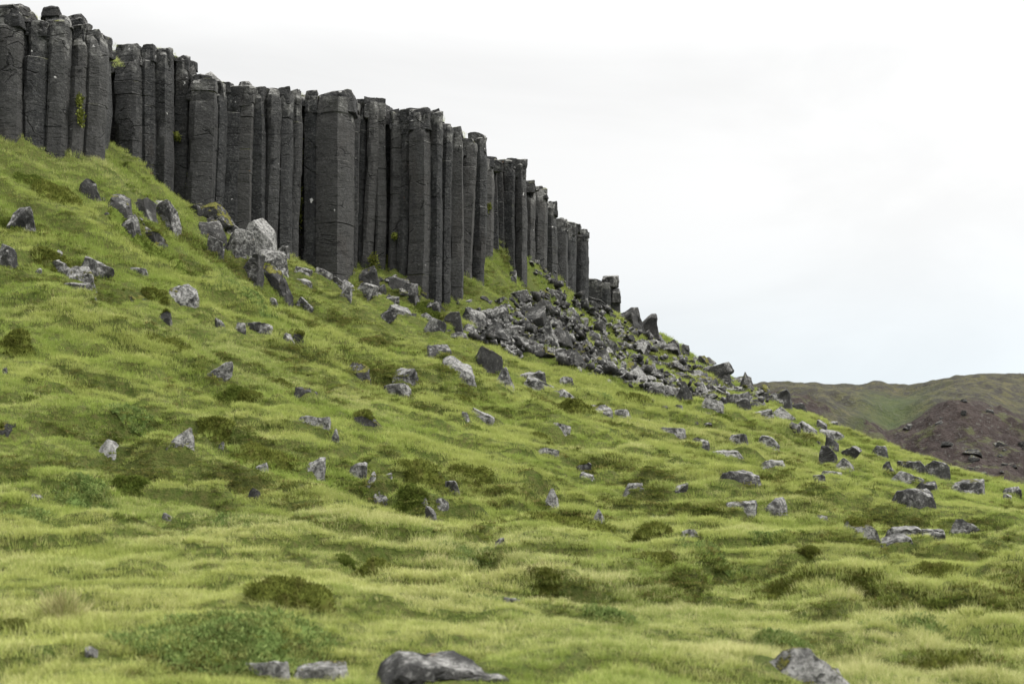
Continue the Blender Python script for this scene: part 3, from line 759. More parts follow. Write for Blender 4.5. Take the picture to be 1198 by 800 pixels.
# ------------------------------------------------------------------ the cliff: columns as parts
def column_mesh(x0, x1, y, zb, ztop, rs, lean, seed, depth=None):
    """one basalt column in world coordinates, front edge at depth y"""
    W = (x1-x0)*1.13; D = depth or W*rs.uniform(.85,1.1); k = rs.choice([5,6,6,7])
    a0 = rs.uniform(0, 6.283)
    D = max(D, W*.9)
    l, r = rs.uniform(.02,.10), rs.uniform(.05,.24)
    yl, yr = rs.uniform(0,.16), rs.uniform(0,.12)
    P = [(-.5, rs.uniform(.4,.6)), (-.5+l, yl)]
    if rs.random() < .8: P.append((rs.uniform(-.25,.25), min(yl,yr)-rs.uniform(.08,.22)))
    P += [(.5-r, yr), (.5, yr+rs.uniform(.30,.6)), (.42,1.15), (-.42,1.15)]
    k = len(P); P = (np.array(P)-np.array([0,.5]))*np.array([W, D])
    # plan outline with worn corners
    out = []; corner = []
    for i in range(k):
        a, b = P[i], P[(i+1) % k]; l = np.linalg.norm(b-a); m = max(2, int(l/.17))
        for j in range(m): out.append(a+(b-a)*j/m); corner.append(1. if j == 0 else 0.)
    O = np.array(out); n = len(O); corner = np.array(corner)
    H = ztop-zb
    # drums: joints every .5-1.3 m
    zs = []; joint = []; drum = []
    z = 0; dn = 0; js = []
    while z < H-.5: z += rs.choice([rs.uniform(.3,.7), rs.uniform(.8,2.6)]); js.append(min(z, H))
    js[-1] = H
    lo = 0
    for j in js:
        seg = max(2, int((j-lo)/.17))
        for t in np.linspace(lo+.02, j-.02, seg): zs.append(t); joint.append(0); drum.append(dn)
        zs.append(j); joint.append(1); drum.append(dn); lo = j; dn += 1
    zs = np.array(zs); joint = np.array(joint, float); drum = np.array(drum)
    strong = np.array([rs.choice([.0,.008,.012,.02,.055]) for _ in range(dn+1)])
    doff = np.array([[rs.uniform(-.012,.012), rs.uniform(-.012,.012)] for _ in range(dn+1)]); drot = np.array([rs.uniform(-.012,.012) for _ in range(dn+1)])
    top = sst(H-1.3, H, zs)
    nz_ = len(zs)
    px = np.repeat(O[None,:,0], nz_, 0); py = np.repeat(O[None,:,1], nz_, 0)
    ca, sa = np.cos(drot[drum])[:,None], np.sin(drot[drum])[:,None]
    px, py = px*ca-py*sa, px*sa+py*ca
    R_ = np.hypot(px, py)+1e-6
    q = np.stack([px.ravel()*1.3, py.ravel()*1.3, np.repeat(zs, n)*1.1], 1)+seed*7.3
    am = .026*fbm3(q, seed, 3) + .014*fbm3(q*4, seed+3, 2)
    am = am.reshape(nz_, n)
    chip = np.maximum(0, noise3(q*np.array([.6,.6,1.6]), seed+11).reshape(nz_, n)-.25)
    part = np.clip(.55+1.6*noise3(q*np.array([.8,.8,.35]), seed+31).reshape(nz_, n), 0, 1.4)
    am = am - corner[None]*(.008 + .14*chip) - joint[:,None]*strong[drum][:,None]*part
    # weathered, crumbling head
    am = am*(1+3.0*top[:,None]) - .22*top[:,None]*np.maximum(0, fbm3(q*1.6, seed+21, 2).reshape(nz_, n)+.1)
    px = px*(1+am/R_); py = py*(1+am/R_)
    px = px + doff[drum][:,0][:,None]*(1+2*top[:,None]); py = py + doff[drum][:,1][:,None]*(1+2*top[:,None])
    zz = np.repeat(zs[:,None], n, 1) + zb
    px = px + (zs-H*.5)[:,None]*lean
    brk = rs.choice([0,0,0,1]); zbk = H*rs.uniform(.45,.85)
    if brk: py = py + np.where(drum >= drum[np.searchsorted(zs, zbk)], rs.uniform(.08,.22), 0)[:,None]; px = px + np.where(drum >= drum[np.searchsorted(zs, zbk)], rs.uniform(-.08,.05), 0)[:,None]
    px = px + (.05*np.sin(zs*rs.uniform(.3,.7)+rs.random()*6))[:,None]
    topn = fbm3(np.stack([px[-1]*.9, py[-1]*.9, np.zeros(n)],1)+seed, seed, 3)*.2
    topn += (px[-1]-px[-1].mean())*rs.uniform(-.28,.28) + (py[-1]-py[-1].mean())*rs.uniform(.0,.25)
    zz[-1] += topn; zz[-2] += topn*.6
    X = px+(x0+x1)/2; Yy = py+y+D*.5
    V = [np.stack([X.ravel(), Yy.ravel(), zz.ravel()], 1)]
    i = (np.arange(nz_-1)[:,None]*n + np.arange(n)[None]).ravel(); j = (np.arange(nz_-1)[:,None]*n + (np.arange(n)+1)[None] % n).ravel()
    fv = list(np.stack([i, j, j+n, i+n], 1).ravel()); cn = [4]*len(i)
    # broken top: rings towards the middle
    base = (nz_-1)*n; cx, cyy = X[-1].mean(), Yy[-1].mean()
    prev = np.arange(n)+base; nxt = nz_*n
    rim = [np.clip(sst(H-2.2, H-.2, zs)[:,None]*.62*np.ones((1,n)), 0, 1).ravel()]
    for f in (.7,.35):
        xx = cx+(X[-1]-cx)*f; yy = cyy+(Yy[-1]-cyy)*f
        z2 = zz[-1]*f + zz[-1].mean()*(1-f) + .10*(1-f) + .10*fbm3(np.stack([xx*1.5,yy*1.5,np.zeros(n)],1)+seed, seed+2, 3)
        V.append(np.stack([xx,yy,z2],1)); cur = np.arange(n)+nxt
        fv += list(np.stack([prev, np.roll(prev,-1), np.roll(cur,-1), cur],1).ravel()); cn += [4]*n; prev = cur; nxt += n; rim.append(np.full(n,.6))
    fv += list(prev); cn.append(n)
    me = mesh_np('column', np.vstack(V), fv, cn)
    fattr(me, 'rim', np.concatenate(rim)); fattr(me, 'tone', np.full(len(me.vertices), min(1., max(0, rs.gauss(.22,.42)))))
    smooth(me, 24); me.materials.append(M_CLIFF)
    return me

def build_cliff(name, label, cols, seed, cap=20, lean0=.02):
    rs = random.Random(seed)
    mid = cols[len(cols)//2]; bx = u2x((mid[0]+mid[1])/2, mid[3]); by = mid[3]; bz = zt([bx],[by])[0]
    root = bpy.data.objects.new(name, None); COL.objects.link(root); root.location = (bx, by, bz)
    tag(root, label, 'cliff')
    off = Vector((-bx,-by,-bz))
    def add(nm, me): me.transform(Matrix.Translation(off)); link(nm, me, None, root)
    tops = []
    for i,(u0,u1,vt,Y) in enumerate(cols):
        x0, x1 = u2x(u0,Y), u2x(u1,Y); g = zt(np.linspace(x0,x1,6), np.full(6,Y+.3)).min()
        zt_ = (HV-vt)/F*Y; W = x1-x0
        add('column', column_mesh(x0, x1, Y, g-1.2, zt_, rs, lean0*rs.uniform(.6,1.3), seed*100+i))
        tops.append((x0,x1,Y,zt_))
        # second row, set back, seen in the gaps
        if i+1 < len(cols):
            n2 = cols[i+1]; Yb = max(Y, n2[3])+max(.22, W*.2)+rs.uniform(0,.25); ux = (u1+n2[0])/2
            wb = (u1-u0+n2[1]-n2[0])/2*rs.uniform(.9,1.1)
            xb0, xb1 = u2x(ux-wb/2, Yb), u2x(ux+wb/2, Yb)
            ztb = min(zt_, (HV-n2[2])/F*n2[3]) + rs.uniform(-.25,.1)
            add('column', column_mesh(xb0, xb1, Yb, g-1, ztb, rs, lean0, seed*100+50+i))
    # rock mass behind the two rows, gives the top its breadth
    P = [((x0+x1)/2, Y+1.05) for x0,x1,Y,z in tops]; Z = [z-.12 for *_,z in tops]; zb = [zt([p[0]],[p[1]])[0]-3 for p in P]
    bm = bmesh.new(); rows = []
    for (x,y),z,b in zip(P,Z,zb):
        q = [(x,y,b),(x,y,z),(x-1.2,y+2.2,z+.1),(x-5,y+9,z+.2),(x-5,y+9,b)]
        rows.append([bm.verts.new(c) for c in q])
    for a,c in zip(rows, rows[1:]):
        for k in range(4): bm.faces.new((a[k],c[k],c[k+1],a[k+1]))
    bm.faces.new(rows[0]); bm.faces.new(rows[-1][::-1])
    bmesh.ops.recalc_face_normals(bm, faces=bm.faces)
    bmesh.ops.subdivide_edges(bm, edges=bm.edges, cuts=2, use_grid_fill=True)
    me = bpy.data.meshes.new('rock_mass'); bm.to_mesh(me); bm.free()
    V = np.array([v.co for v in me.vertices]); V += np.stack([fbm3(V*.8, 4, 2), fbm3(V*.8+9, 5, 2), fbm3(V*.8+20, 6, 2)],1)*.22
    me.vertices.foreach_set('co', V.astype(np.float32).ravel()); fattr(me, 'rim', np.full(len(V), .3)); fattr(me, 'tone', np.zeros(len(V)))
    me.materials.append(M_CLIFF); add('rock_mass', me)
    # frost-broken blocks that crown the columns, then smaller debris behind them
    def cap_block(dims, x, y, z, k, yaw, sh='b'):
        me = poly_rock(rs, dims, sh, 1.1, seed*50+k)
        fattr(me, 'rim', np.full(len(me.vertices), rs.uniform(.15,.6))); fattr(me, 'tone', np.full(len(me.vertices), rs.uniform(0,.4))); me.materials.append(M_CLIFF)
        me.transform(Matrix.Translation((x, y, z)) @ Matrix.Rotation(yaw, 4, 'Z') @ Matrix.Rotation(rs.uniform(-.10,.10), 4, 'X') @ Matrix.Rotation(rs.uniform(-.16,.16), 4, 'Y'))
        add('cap_block', me)
    if cap:
        for i,(x0,x1,Y,z) in enumerate(tops):
            W = (x1-x0); h = rs.uniform(.45,.95); n = 1 if rs.random() < .55 or W < .9 else 2
            for q in range(n):
                wq = W*1.12/n*rs.uniform(.9,1.1); xc = (x0+x1)/2 + (q-(n-1)/2)*W/n*1.05
                cap_block((wq, W*.95, h*1.1), xc, Y+W*.50+rs.uniform(-.02,.12), z-h*rs.uniform(.30,.5)+.06, i*3+q, rs.uniform(-.12,.12), 'c')
        for k in range(cap):
            x0,x1,Y,z = rs.choice(tops); W = rs.uniform(.35,1.1)
            cap_block((W, W*rs.uniform(.7,1), W*rs.uniform(.35,.7)), rs.uniform(x0,x1), Y+rs.uniform(.7,1.7), z+rs.uniform(-.16,.06), 200+k, rs.random()*6, rs.choice('bccs'))
    return tops
T1 = build_cliff('basalt_cliff', 'nearest dark column buttress with a boulder perched on top, left of the long wall', BUTT, 1, 10, .03)
T2 = build_cliff('basalt_cliff', 'long main wall of tall dark basalt columns in the middle of the cliff', WALL, 2, 34, .024)
T3 = build_cliff('basalt_cliff', 'farther stepped column section behind the grass cone, descending to the right', FAR, 3, 16, .0)
T4 = build_cliff('basalt_outcrop', 'small isolated rock outcrop with an overhanging top past the end of the cliff', OUTC, 4, 0, .0)

# loose boulders lying on the rim, and the outcrop's overhanging head
def rim_rock(u, v, w, h, Y, sh, li, mo, label, seed, yaw=0, roll=0):
    rs = random.Random(seed); W, H = w/F*Y, h/F*Y
    o = link('boulder', poly_rock(rs, (W, W*.8, H), sh, 1.1, seed), M_ROCK, loc=(u2x(u,Y), Y+W*.4, (HV-v)/F*Y)); o.rotation_euler = (0, roll, yaw)
    o['light'] = li; o['moss'] = mo; return tag(o, label, 'boulder')
rim_rock(55,11,28,15,44.6,'r',.05,0,'rounded dark boulder perched on the top of the nearest buttress',1001)
rim_rock(66,24,36,16,44.6,'s',.5,.1,'flat pale slab under the perched boulder on the buttress top',1002)
rim_rock(82,23,36,20,45.0,'b',.3,.3,'lumpy grey block right of the perched boulder on the buttress top',1003)
rim_rock(104,41,30,14,45.3,'s',.25,0,'overhanging flat slab on the right corner of the buttress',1004)
rim_rock(10,9,40,14,44.0,'s',.2,.1,'dark flat slab on the leftmost column head',1012)
rim_rock(222,83,17,20,52.9,'t',.2,0,'dark wedge block tipped over the main wall edge',1005,0,.3)
rim_rock(244,88,28,14,53.2,'t',.75,0,'pale triangular boulder lying on the main wall rim',1006)
rim_rock(286,98,20,9,54.2,'s',.6,.1,'pale flat stone on the rim right of the triangular boulder',1007)
rim_rock(398,120,42,13,56.3,'s',.45,.1,'broad grey cap slab on the protruding column',1008)
rim_rock(434,125,26,13,57.6,'r',.6,0,'rounded pale cap stone right of the broad cap slab',1009)
rim_rock(714,328,22,15,101,'r',.4,0,'rounded overhanging head block on the small end outcrop',1010)
rim_rock(720,345,14,18,101.2,'b',.2,0,'dark corner block under the overhanging head of the outcrop',1011)

# plateau behind the rim
def build_plateau():
    pts = []; allc = BUTT+WALL+FAR
    for u0,u1,vt,Y in allc[::2]:
        x = u2x((u0+u1)/2, Y); z = (HV-vt)/F*Y
        pts.append([(x-.9, Y+2.6, z-.3), (x-4, Y+8, z-.2), (x-14, Y+28, z+.2), (x-60, Y+110, z+1.5)])
    bm = bmesh.new(); rows = [[bm.verts.new(p) for p in r] for r in pts]
    for a,c in zip(rows, rows[1:]):
        for k in range(3): bm.faces.new((a[k],c[k],c[k+1],a[k+1]))
    bmesh.ops.recalc_face_normals(bm, faces=bm.faces)
    me = bpy.data.meshes.new('plateau'); bm.to_mesh(me); bm.free(); fattr(me, 'dark', np.zeros(len(me.vertices)))
    tag(link('plateau', me, M_GROUND), kind='structure')
build_plateau()

# ------------------------------------------------------------------ hummocks of moss and heath (things), covered in small leaves
HM = []
def hm(u, v, w, h, t, label, name='moss_hummock', cat='moss hummock'): HM.append((u,v,w,h,t,label,name,cat))
hm(338,698,92,34,'m','dark rounded moss hummock alone in the pale foreground grass')
hm(255,752,250,56,'s','broad bluish green heath patch in the foreground left of the bottom boulder','heath_shrub','shrub')
hm(250,512,44,22,'m','dark moss hummock beside the pointed lichen boulder')
hm(312,536,88,18,'m','long dark moss bank above the flat pale stone')
hm(100,585,66,22,'s','dark green heath clump below the pale wedge boulder','heath_shrub','shrub')
hm(18,592,64,26,'s','dark green heath clump at the left edge below the moss crowned stone','heath_shrub','shrub')
hm(150,573,46,16,'g','green moss swelling right of the heath clump')
hm(8,727,38,26,'m','brown moss hummock at the left edge of the foreground')
hm(256,612,96,18,'s','low wide heath patch below the long moss bank','heath_shrub','shrub')
hm(498,560,66,24,'m','dark moss overhang above the mossy hole in the centre')
hm(478,594,42,20,'g','mossy green swelling at the left of the mossy hole')
hm(655,605,130,20,'m','longest dark moss bank below the solitary pointed stone')
hm(438,660,56,22,'m','brown moss hummock right of centre above the foreground grass')
hm(408,655,36,16,'g','green hummock touching the brown moss hummock')
hm(548,555,56,14,'m','dark moss lip right of the jutting grey stone')
hm(636,682,40,14,'m','small olive hummock in the lower centre grass')
hm(718,721,66,15,'s','low heath mat in the lower centre','heath_shrub','shrub')
hm(586,700,62,12,'s','flat heath mat holding the half hidden slab','heath_shrub','shrub')
hm(758,624,54,15,'m','dark moss mat under the very thin flat stone')
hm(768,652,62,14,'m','brown moss ridge in the centre right meadow')
hm(840,650,76,24,'s','bushy green heath clump right of the brown moss ridge','heath_shrub','shrub')
hm(1058,723,124,22,'s','wide dark heath patch in the lower right meadow','heath_shrub','shrub')
hm(1115,781,104,22,'m','dark moss mound right of the large lichen and moss boulder')
hm(916,699,72,13,'m','narrow moss ridge left of the wide dark heath patch')
hm(948,645,24,10,'m','small brown hummock below the rounded lichen boulder')
hm(900,637,42,11,'s','small heath mat above the small brown hummock','heath_shrub','shrub')
hm(915,748,64,16,'s','heath mat just above the large lichen and moss boulder','heath_shrub','shrub')
hm(1012,693,52,10,'m','purple brown moss strip in the right foreground')
hm(1100,668,60,11,'m','thin moss strip at the far right of the meadow')
hm(536,464,34,14,'m','dark moss mound left of the white slab')
hm(741,461,36,12,'m','dark moss mound under the scree edge')
hm(700,457,76,12,'s','long green heath band below the scree','heath_shrub','shrub')
hm(638,511,40,10,'m','brown moss edge under the pale lichen slab')
hm(668,483,54,10,'m','brown moss terrace below the sloping ledge line')
hm(62,228,62,20,'m','large dark moss hummock on the bank left of the buttress pile')
hm(36,210,44,16,'g','bright green swelling above the large dark moss hummock')
hm(172,293,82,24,'g','overhanging green moss bank under the buttress pile')
hm(8,260,34,20,'g','green moss lump at the left edge by the half buried boulder')
hm(12,407,46,20,'m','dark moss hollow at the left edge of the slope')
hm(195,398,56,16,'m','dark moss lip below the stone under the big pale boulder')
hm(292,342,72,20,'s','green heath bank below the wall pile','heath_shrub','shrub')
hm(177,337,32,14,'m','small dark hummock right of the moss capped stone')
hm(56,308,42,12,'m','olive moss mat on the left of the striated rock cluster')
hm(274,468,46,15,'g','bright green mound in the middle left slope')
hm(292,461,28,12,'m','brown mound attached to the bright green mound')
hm(338,454,38,10,'m','moss rim over the dark ledge stone')
hm(152,478,54,14,'s','green heath strip left of the bright green mound','heath_shrub','shrub')
hm(500,365,30,16,'g','mossy mound in the grass below the tallest column')
hm(848,486,32,14,'g','round grassy mound below the pale flat boulder')
hm(545,650,70,14,'s','heath mat left below the solitary pointed stone','heath_shrub','shrub')
hm(72,717,40,22,'d','dry straw coloured grass tussock in the left foreground','grass_tussock','tussock')

def hummock(i, h_):
    u,v,w,h,t,label,name,cat = h_
    rr = np.random.default_rng(500+i)
    x,y,z = hit(u, min(v+h*.40, 835)); W = w/F*y; H = h/F*y
    g = max(.12, (ztps([x],[y+1.])[0]-ztps([x],[y-1.])[0])/2 - z/y); D = float(np.clip(.62*H/g, H*.5, W*.62)); cy = y+D*.30
    nu, nv = 44, 12
    th = np.linspace(0, 2*np.pi, nu, endpoint=False); ph = np.linspace(0, 1, nv)
    T, Pp = np.meshgrid(th, ph); r = np.cos(Pp*np.pi/2)**.8
    wob = 1+(.55 if t == 's' else .38)*fbm2(np.cos(T)*2.1+i*3.7, np.sin(T)*2.1, i, 4)
    X = r*np.cos(T)*W*.5*wob; Y = r*np.sin(T)*D*.55*wob
    slope = (zt([x+.5],[cy])[0]-zt([x-.5],[cy])[0])
    hump = min(H, W*.4)*(.10 if t == 's' else (.75 if i == 0 else .36))*np.sin(Pp*np.pi/2)**.9*(1+.35*fbm2(X*2.2/max(W,.4)+i, Y*2.2/max(W,.4), i+9, 3)) + .05*fbm2(X*5+i, Y*5, i+2, 2)
    gz = zt((X+x).ravel(), (Y+cy).ravel()).reshape(X.shape)
    Z = gz - .03 + hump*(1+.3*fbm2(X*4+i, Y*4, i+5, 2))
    V = np.stack([X.ravel(), Y.ravel(), Z.ravel()-z], 1)
    a = (np.arange(nv-1)[:,None]*nu + np.arange(nu)[None]).ravel(); b = (np.arange(nv-1)[:,None]*nu + (np.arange(nu)+1)[None] % nu).ravel()
    Fq = np.stack([a,b,b+nu,a+nu],1)
    # leaves / shoots on the surface
    area = W*D; n = int(np.clip(area*2200*(18/max(y,12))**1.2, 2200, 12000)) if t != 'd' else 420
    fi = rr.integers(0, len(Fq), n); wu, wv = rr.random((2,n,1))
    p = (V[Fq[fi,0]]*(1-wu)+V[Fq[fi,1]]*wu)*(1-wv) + (V[Fq[fi,3]]*(1-wu)+V[Fq[fi,2]]*wu)*wv
    nm = np.cross(V[Fq[fi,1]]-V[Fq[fi,0]], V[Fq[fi,3]]-V[Fq[fi,0]]); nm /= np.linalg.norm(nm,axis=1,keepdims=True)+1e-9
    if t == 'd': ln = rr.uniform(.16,.34,(n,1)); wd = .003; sp = .40
    elif t == 's': ln = rr.uniform(.03,.07,(n,1)); wd = .010; sp = .9
    else: ln = rr.uniform(.03,.085,(n,1)); wd = .009; sp = .55
    k = max(1., y/20); wd *= k; ln = ln*(.7+.3*k) if t != 'd' else ln
    d = nm*.8 + np.array([0,0,.5]) + rr.normal(0, sp, (n,3)); d /= np.linalg.norm(d,axis=1,keepdims=True)
    s = np.cross(d, rr.normal(0,1,(n,3))); s /= np.linalg.norm(s,axis=1,keepdims=True)+1e-9; s *= wd
    if t != 'd': ln = ln*(.6+.8*(noise3(p*6+i, i)[:,None]*.5+.5))
    p0 = p - nm*.01
    if t == 's': p0 = p0 + nm*rr.random((n,1))*.06
    q1, q2, q3, q4 = p0-s*.3, p0+s*.3, p0+d*ln*.55+s, p0+d*ln*.55-s; tip = p0+d*ln
    LV = np.stack([q1,q2,q3,tip,q4],1).reshape(-1,3); base = len(V)
    lf = (np.arange(n)[:,None]*5+np.arange(5)[None]+base)
    me = mesh_np(name, np.vstack([V, LV]), np.r_[Fq.ravel(), lf.ravel()], np.r_[np.full(len(Fq),4), np.full(n,5)])
    fattr(me, 'rnd', np.r_[np.full(len(V),.2), np.repeat(rr.random(n),5)])
    o = link(name, me, {'m':M_MOSS,'g':M_GREENM,'s':M_SHRUB,'d':M_STRAW}[t], loc=(x,cy,z))
    FOOT.append((x, cy, W*(.22 if t == 's' else .36), D*(.2 if t == 's' else .32), H) if t != 'd' else (0,-99,1,1,1))
    return tag(o, label, cat)
NROCK = len(FOOT)
M_STRAW = mat_hummock('dry_grass', (.24,.24,.09), (.42,.38,.20), (.20,.24,.07))
for i, h_ in enumerate(HM): hummock(i, h_)

# plants growing in the cliff joints
def cliff_plant(u, v, w, h, Y, label, seed):
    rr = np.random.default_rng(seed); n = 260; s = w/F*Y
    hh = h/F*Y
    c = rr.normal(0, 1, (n,3))*np.array([s*.2, .10, hh*.26])
    d = rr.normal(0, .6, (n,3)) + np.array([0,-.5,.2]); d /= np.linalg.norm(d,axis=1,keepdims=True)
    sd = np.cross(d, rr.normal(0,1,(n,3))); sd /= np.linalg.norm(sd,axis=1,keepdims=True)
    ln = rr.uniform(.06,.15,(n,1)); sd *= .03
    LV = np.stack([c, c+d*ln*.5+sd, c+d*ln, c+d*ln*.5-sd],1).reshape(-1,3)
    me = mesh_np('cliff_plant', LV, np.arange(4*n), 4); fattr(me, 'rnd', np.repeat(rr.random(n),4))
    tag(link('cliff_plant', me, M_MOSS, loc=(u2x(u,Y), Y-.1, (HV-v)/F*Y)), label, 'plant')
for a in [(95,119,6,12,45.0,'upper green plant in the joint of the nearest buttress'),(96,138,6,18,45.0,'lower green plant in the joint of the nearest buttress'),
          (208,161,6,7,52.6,'small green plant on a narrow column of the main wall'),(223,217,7,22,53.0,'green plant filling the dark gap above the cliff foot'),
          (351,180,6,30,56.2,'upper moss strand in the shadowed wall recess'),(351,240,7,50,56.2,'long moss strand low in the shadowed wall recess'),
          (412,210,5,6,57.2,'small plant in the joint right of the protruding column'),(462,277,5,6,57.5,'small plant low on a column left of the tallest column'),
          (437,306,14,14,57.2,'green tuft on the rubble under the recessed columns'),(513,308,4,8,58.1,'tiny plant beside the tallest column'),
          (120,62,12,7,51.6,'yellowish moss ledge in the gap beside the buttress'),(572,243,7,8,65.8,'moss patch in the broken gully of the cliff')]:
    cliff_plant(*a, seed=int(a[0]+a[1]))

# ------------------------------------------------------------------ far hill across the valley
def build_hill():
    us = np.linspace(640, 1750, 420)
    sky = np.interp(us, [640,760,850,905,960,1000,1020,1050,1062,1100,1150,1198,1260,1400,1750], [470,462,458,456,456,455,451,454,453,445,438.5,440,436,430,450])
    edge = np.interp(us, [640,900,960,1000,1040,1060,1090,1120,1150,1198,1300,1750], [480,462,468,486,505,502,488,478,482,496,500,500])
    f = [0,.25,.5,.75,1.0]
    t = np.linspace(0, 3, 260)
    # t 0..1 foot to edge, 1..2 edge to skyline, 2..3 beyond
    Yv = np.interp(t, [0,1,2,3], [400, 520, 760, 1500])
    U, T = np.meshgrid(us, t); Yg = np.repeat(Yv[:,None], len(us), 1)
    ze = (HV-edge)/F*520; zs = (HV-sky)/F*760
    Z = np.where(T <= 1, -26+(ze[None]+26)*T**.9, np.where(T <= 2, ze[None]+(zs-ze)[None]*(1-(2-np.clip(T,1,2))**1.5), zs[None]-(T-2)*12))
    X = (U-CU)/F*Yg
    scarp = sst(1.12, .95, T)*np.clip(.25+sst(990, 1040, U)*.75 + sst(985, 930, U)*.55, 0, 1)
    green = np.exp(-((U-1040-30*(T-1))/38)**2)*sst(.3,.8,T)*sst(1.7,1.2,T)
    nz = fbm2(X/34, Yg/40, 12, 6)*4.2 + fbm2(X/8, Yg/10, 19, 4)*1.7
    ridg = (np.abs(fbm2(X/14, Yg/22, 77, 5))*3.5 + np.maximum(0, fbm2(X/6, Yg/6, 78, 4)-.2)*4)*scarp*sst(.05,.3,T)
    Z = Z + nz*sst(2.3, 1.6, T)*(.12+.88*sst(2.0,1.6,T)) + ridg
    nr, nc = X.shape; i = (np.arange(nr-1)[:,None]*nc + np.arange(nc-1)[None]).ravel()
    me = mesh_np('hill', np.stack([X.ravel(),Yg.ravel(),Z.ravel()],1), np.stack([i,i+1,i+nc+1,i+nc],1), 4)
    fattr(me,'scarp',scarp); fattr(me,'green',green)
    me.polygons.foreach_set('use_smooth', np.ones(len(me.polygons), bool))
    tag(link('hill', me, M_HILL), kind='structure')
    def zh(u, tt):
        return X[int(round(np.interp(tt,t,range(len(t))))), int(round(np.interp(u,us,range(len(us)))))], Yg[int(round(np.interp(tt,t,range(len(t))))),0], Z[int(round(np.interp(tt,t,range(len(t))))), int(round(np.interp(u,us,range(len(us)))))]
    return zh
ZH = build_hill()
HR = random.Random(3)
for u, tt, s in [(1058,1.0,4),(1070,.62,6),(1078,.55,4),(1095,.58,5),(1110,.70,5),(1120,.52,6),(1138,.62,8),(1143,.54,6),(1150,.48,5),(1166,.74,6),(1175,.66,4),(1172,.50,5),(1128,.98,6),(1118,1.02,5),(1185,.58,4),(1195,.8,6),(1102,.92,4),(1160,.95,4)]:
    for q in range(2):
        x,y,z = ZH(u+HR.uniform(-7,7)*(q > 0), max(.1, tt+HR.uniform(-.09,.09)*(q > 0))); sq = s*HR.uniform(.35,.75)
        o = bpy.data.objects.new('rock_outcrop', HR.choice(PROTO)); COL.objects.link(o)
        o.location = (x,y,z); o.scale = (sq*1.3,sq,sq*HR.uniform(.6,1.1)); o.rotation_euler = (HR.uniform(-.4,.4),HR.uniform(-.4,.4),HR.random()*6)
        o['light'] = HR.uniform(0,.2); o['moss'] = HR.uniform(.2,.5)
        tag(o, 'grey crag jutting from the reddish scree of the far hill', 'crag', 'crags on the far hill')
x,y,z = ZH(1018, 2.0)
o = tag(link('cairn', poly_rock(random.Random(77), (1.9,1.9,2.0), 't', 1, 77), M_ROCK, loc=(x,y,z+.7)), 'tiny dark cairn on the skyline of the far hill', 'cairn'); o['light'] = .05; o['moss'] = 0.

# ------------------------------------------------------------------ grass
FT = np.array(FOOT)
def tuft_mesh(name, n, rad, lmin, lmax, width, lean, seed, leaf=False):
    rr = np.random.default_rng(seed)
    a = rr.random(n)*6.283; r = rad*np.sqrt(rr.random(n)); p = np.stack([r*np.cos(a), r*np.sin(a), np.full(n,-.02)],1)
    L_ = rr.uniform(lmin,lmax,n)*(1-.35*r/rad)
    az = a + rr.normal(0,.9,n); dirh = np.stack([np.cos(az), np.sin(az), np.zeros(n)],1); bend = rr.uniform(.3,1.0,n)*lean
    side = np.stack([-np.sin(az+rr.normal(0,.6,n)), np.cos(az+rr.normal(0,.6,n)), np.zeros(n)],1)
    seg = 3 if not leaf else 2; V = []; tp = []
    for k in range(seg+1):
        t = k/seg
        c = p + dirh*(L_*bend*t**1.7)[:,None]; c[:,2] += L_*t*np.sqrt(np.maximum(.1,1-.75*(bend*t)**2))
        w = width*((1-t**1.6) if not leaf else (.4 if k == 0 else (1 if k == 1 else .05)))+(.0004 if k == seg else 0)
        V += [c-side*w, c+side*w]; tp += [t,t]
    V = np.stack(V,1); m = 2*(seg+1); idx = np.arange(n)[:,None]*m
    fc = np.concatenate([np.stack([idx+2*k, idx+2*k+1, idx+2*k+3, idx+2*k+2],-1).reshape(-1,4) for k in range(seg)])
    me = mesh_np(name, V.reshape(-1,3), fc, 4)
    fattr(me,'tip',np.tile(tp,n)); fattr(me,'rnd',np.repeat(rr.random(n),m))
    return me
def proto_coll(name, meshes, mat):
    c = bpy.data.collections.new(name)
    for k, me in enumerate(meshes):
        me.materials.append(mat); o = bpy.data.objects.new(f'{name}_{k:02d}', me); c.objects.link(o)
    return c
CG = proto_coll('grass_tuft', [tuft_mesh('grass_tuft', 46, .17, .10, .22, .0045, .9, 10+k) for k in range(5)] + [tuft_mesh('grass_tuft', 40, .15, .16, .32, .0038, .8, 30+k) for k in range(3)], M_GRASS)
CH = proto_coll('heath_tuft', [tuft_mesh('heath_tuft', 60, .16, .04, .10, .011, .9, 60+k, True) for k in range(5)], M_HEATH)
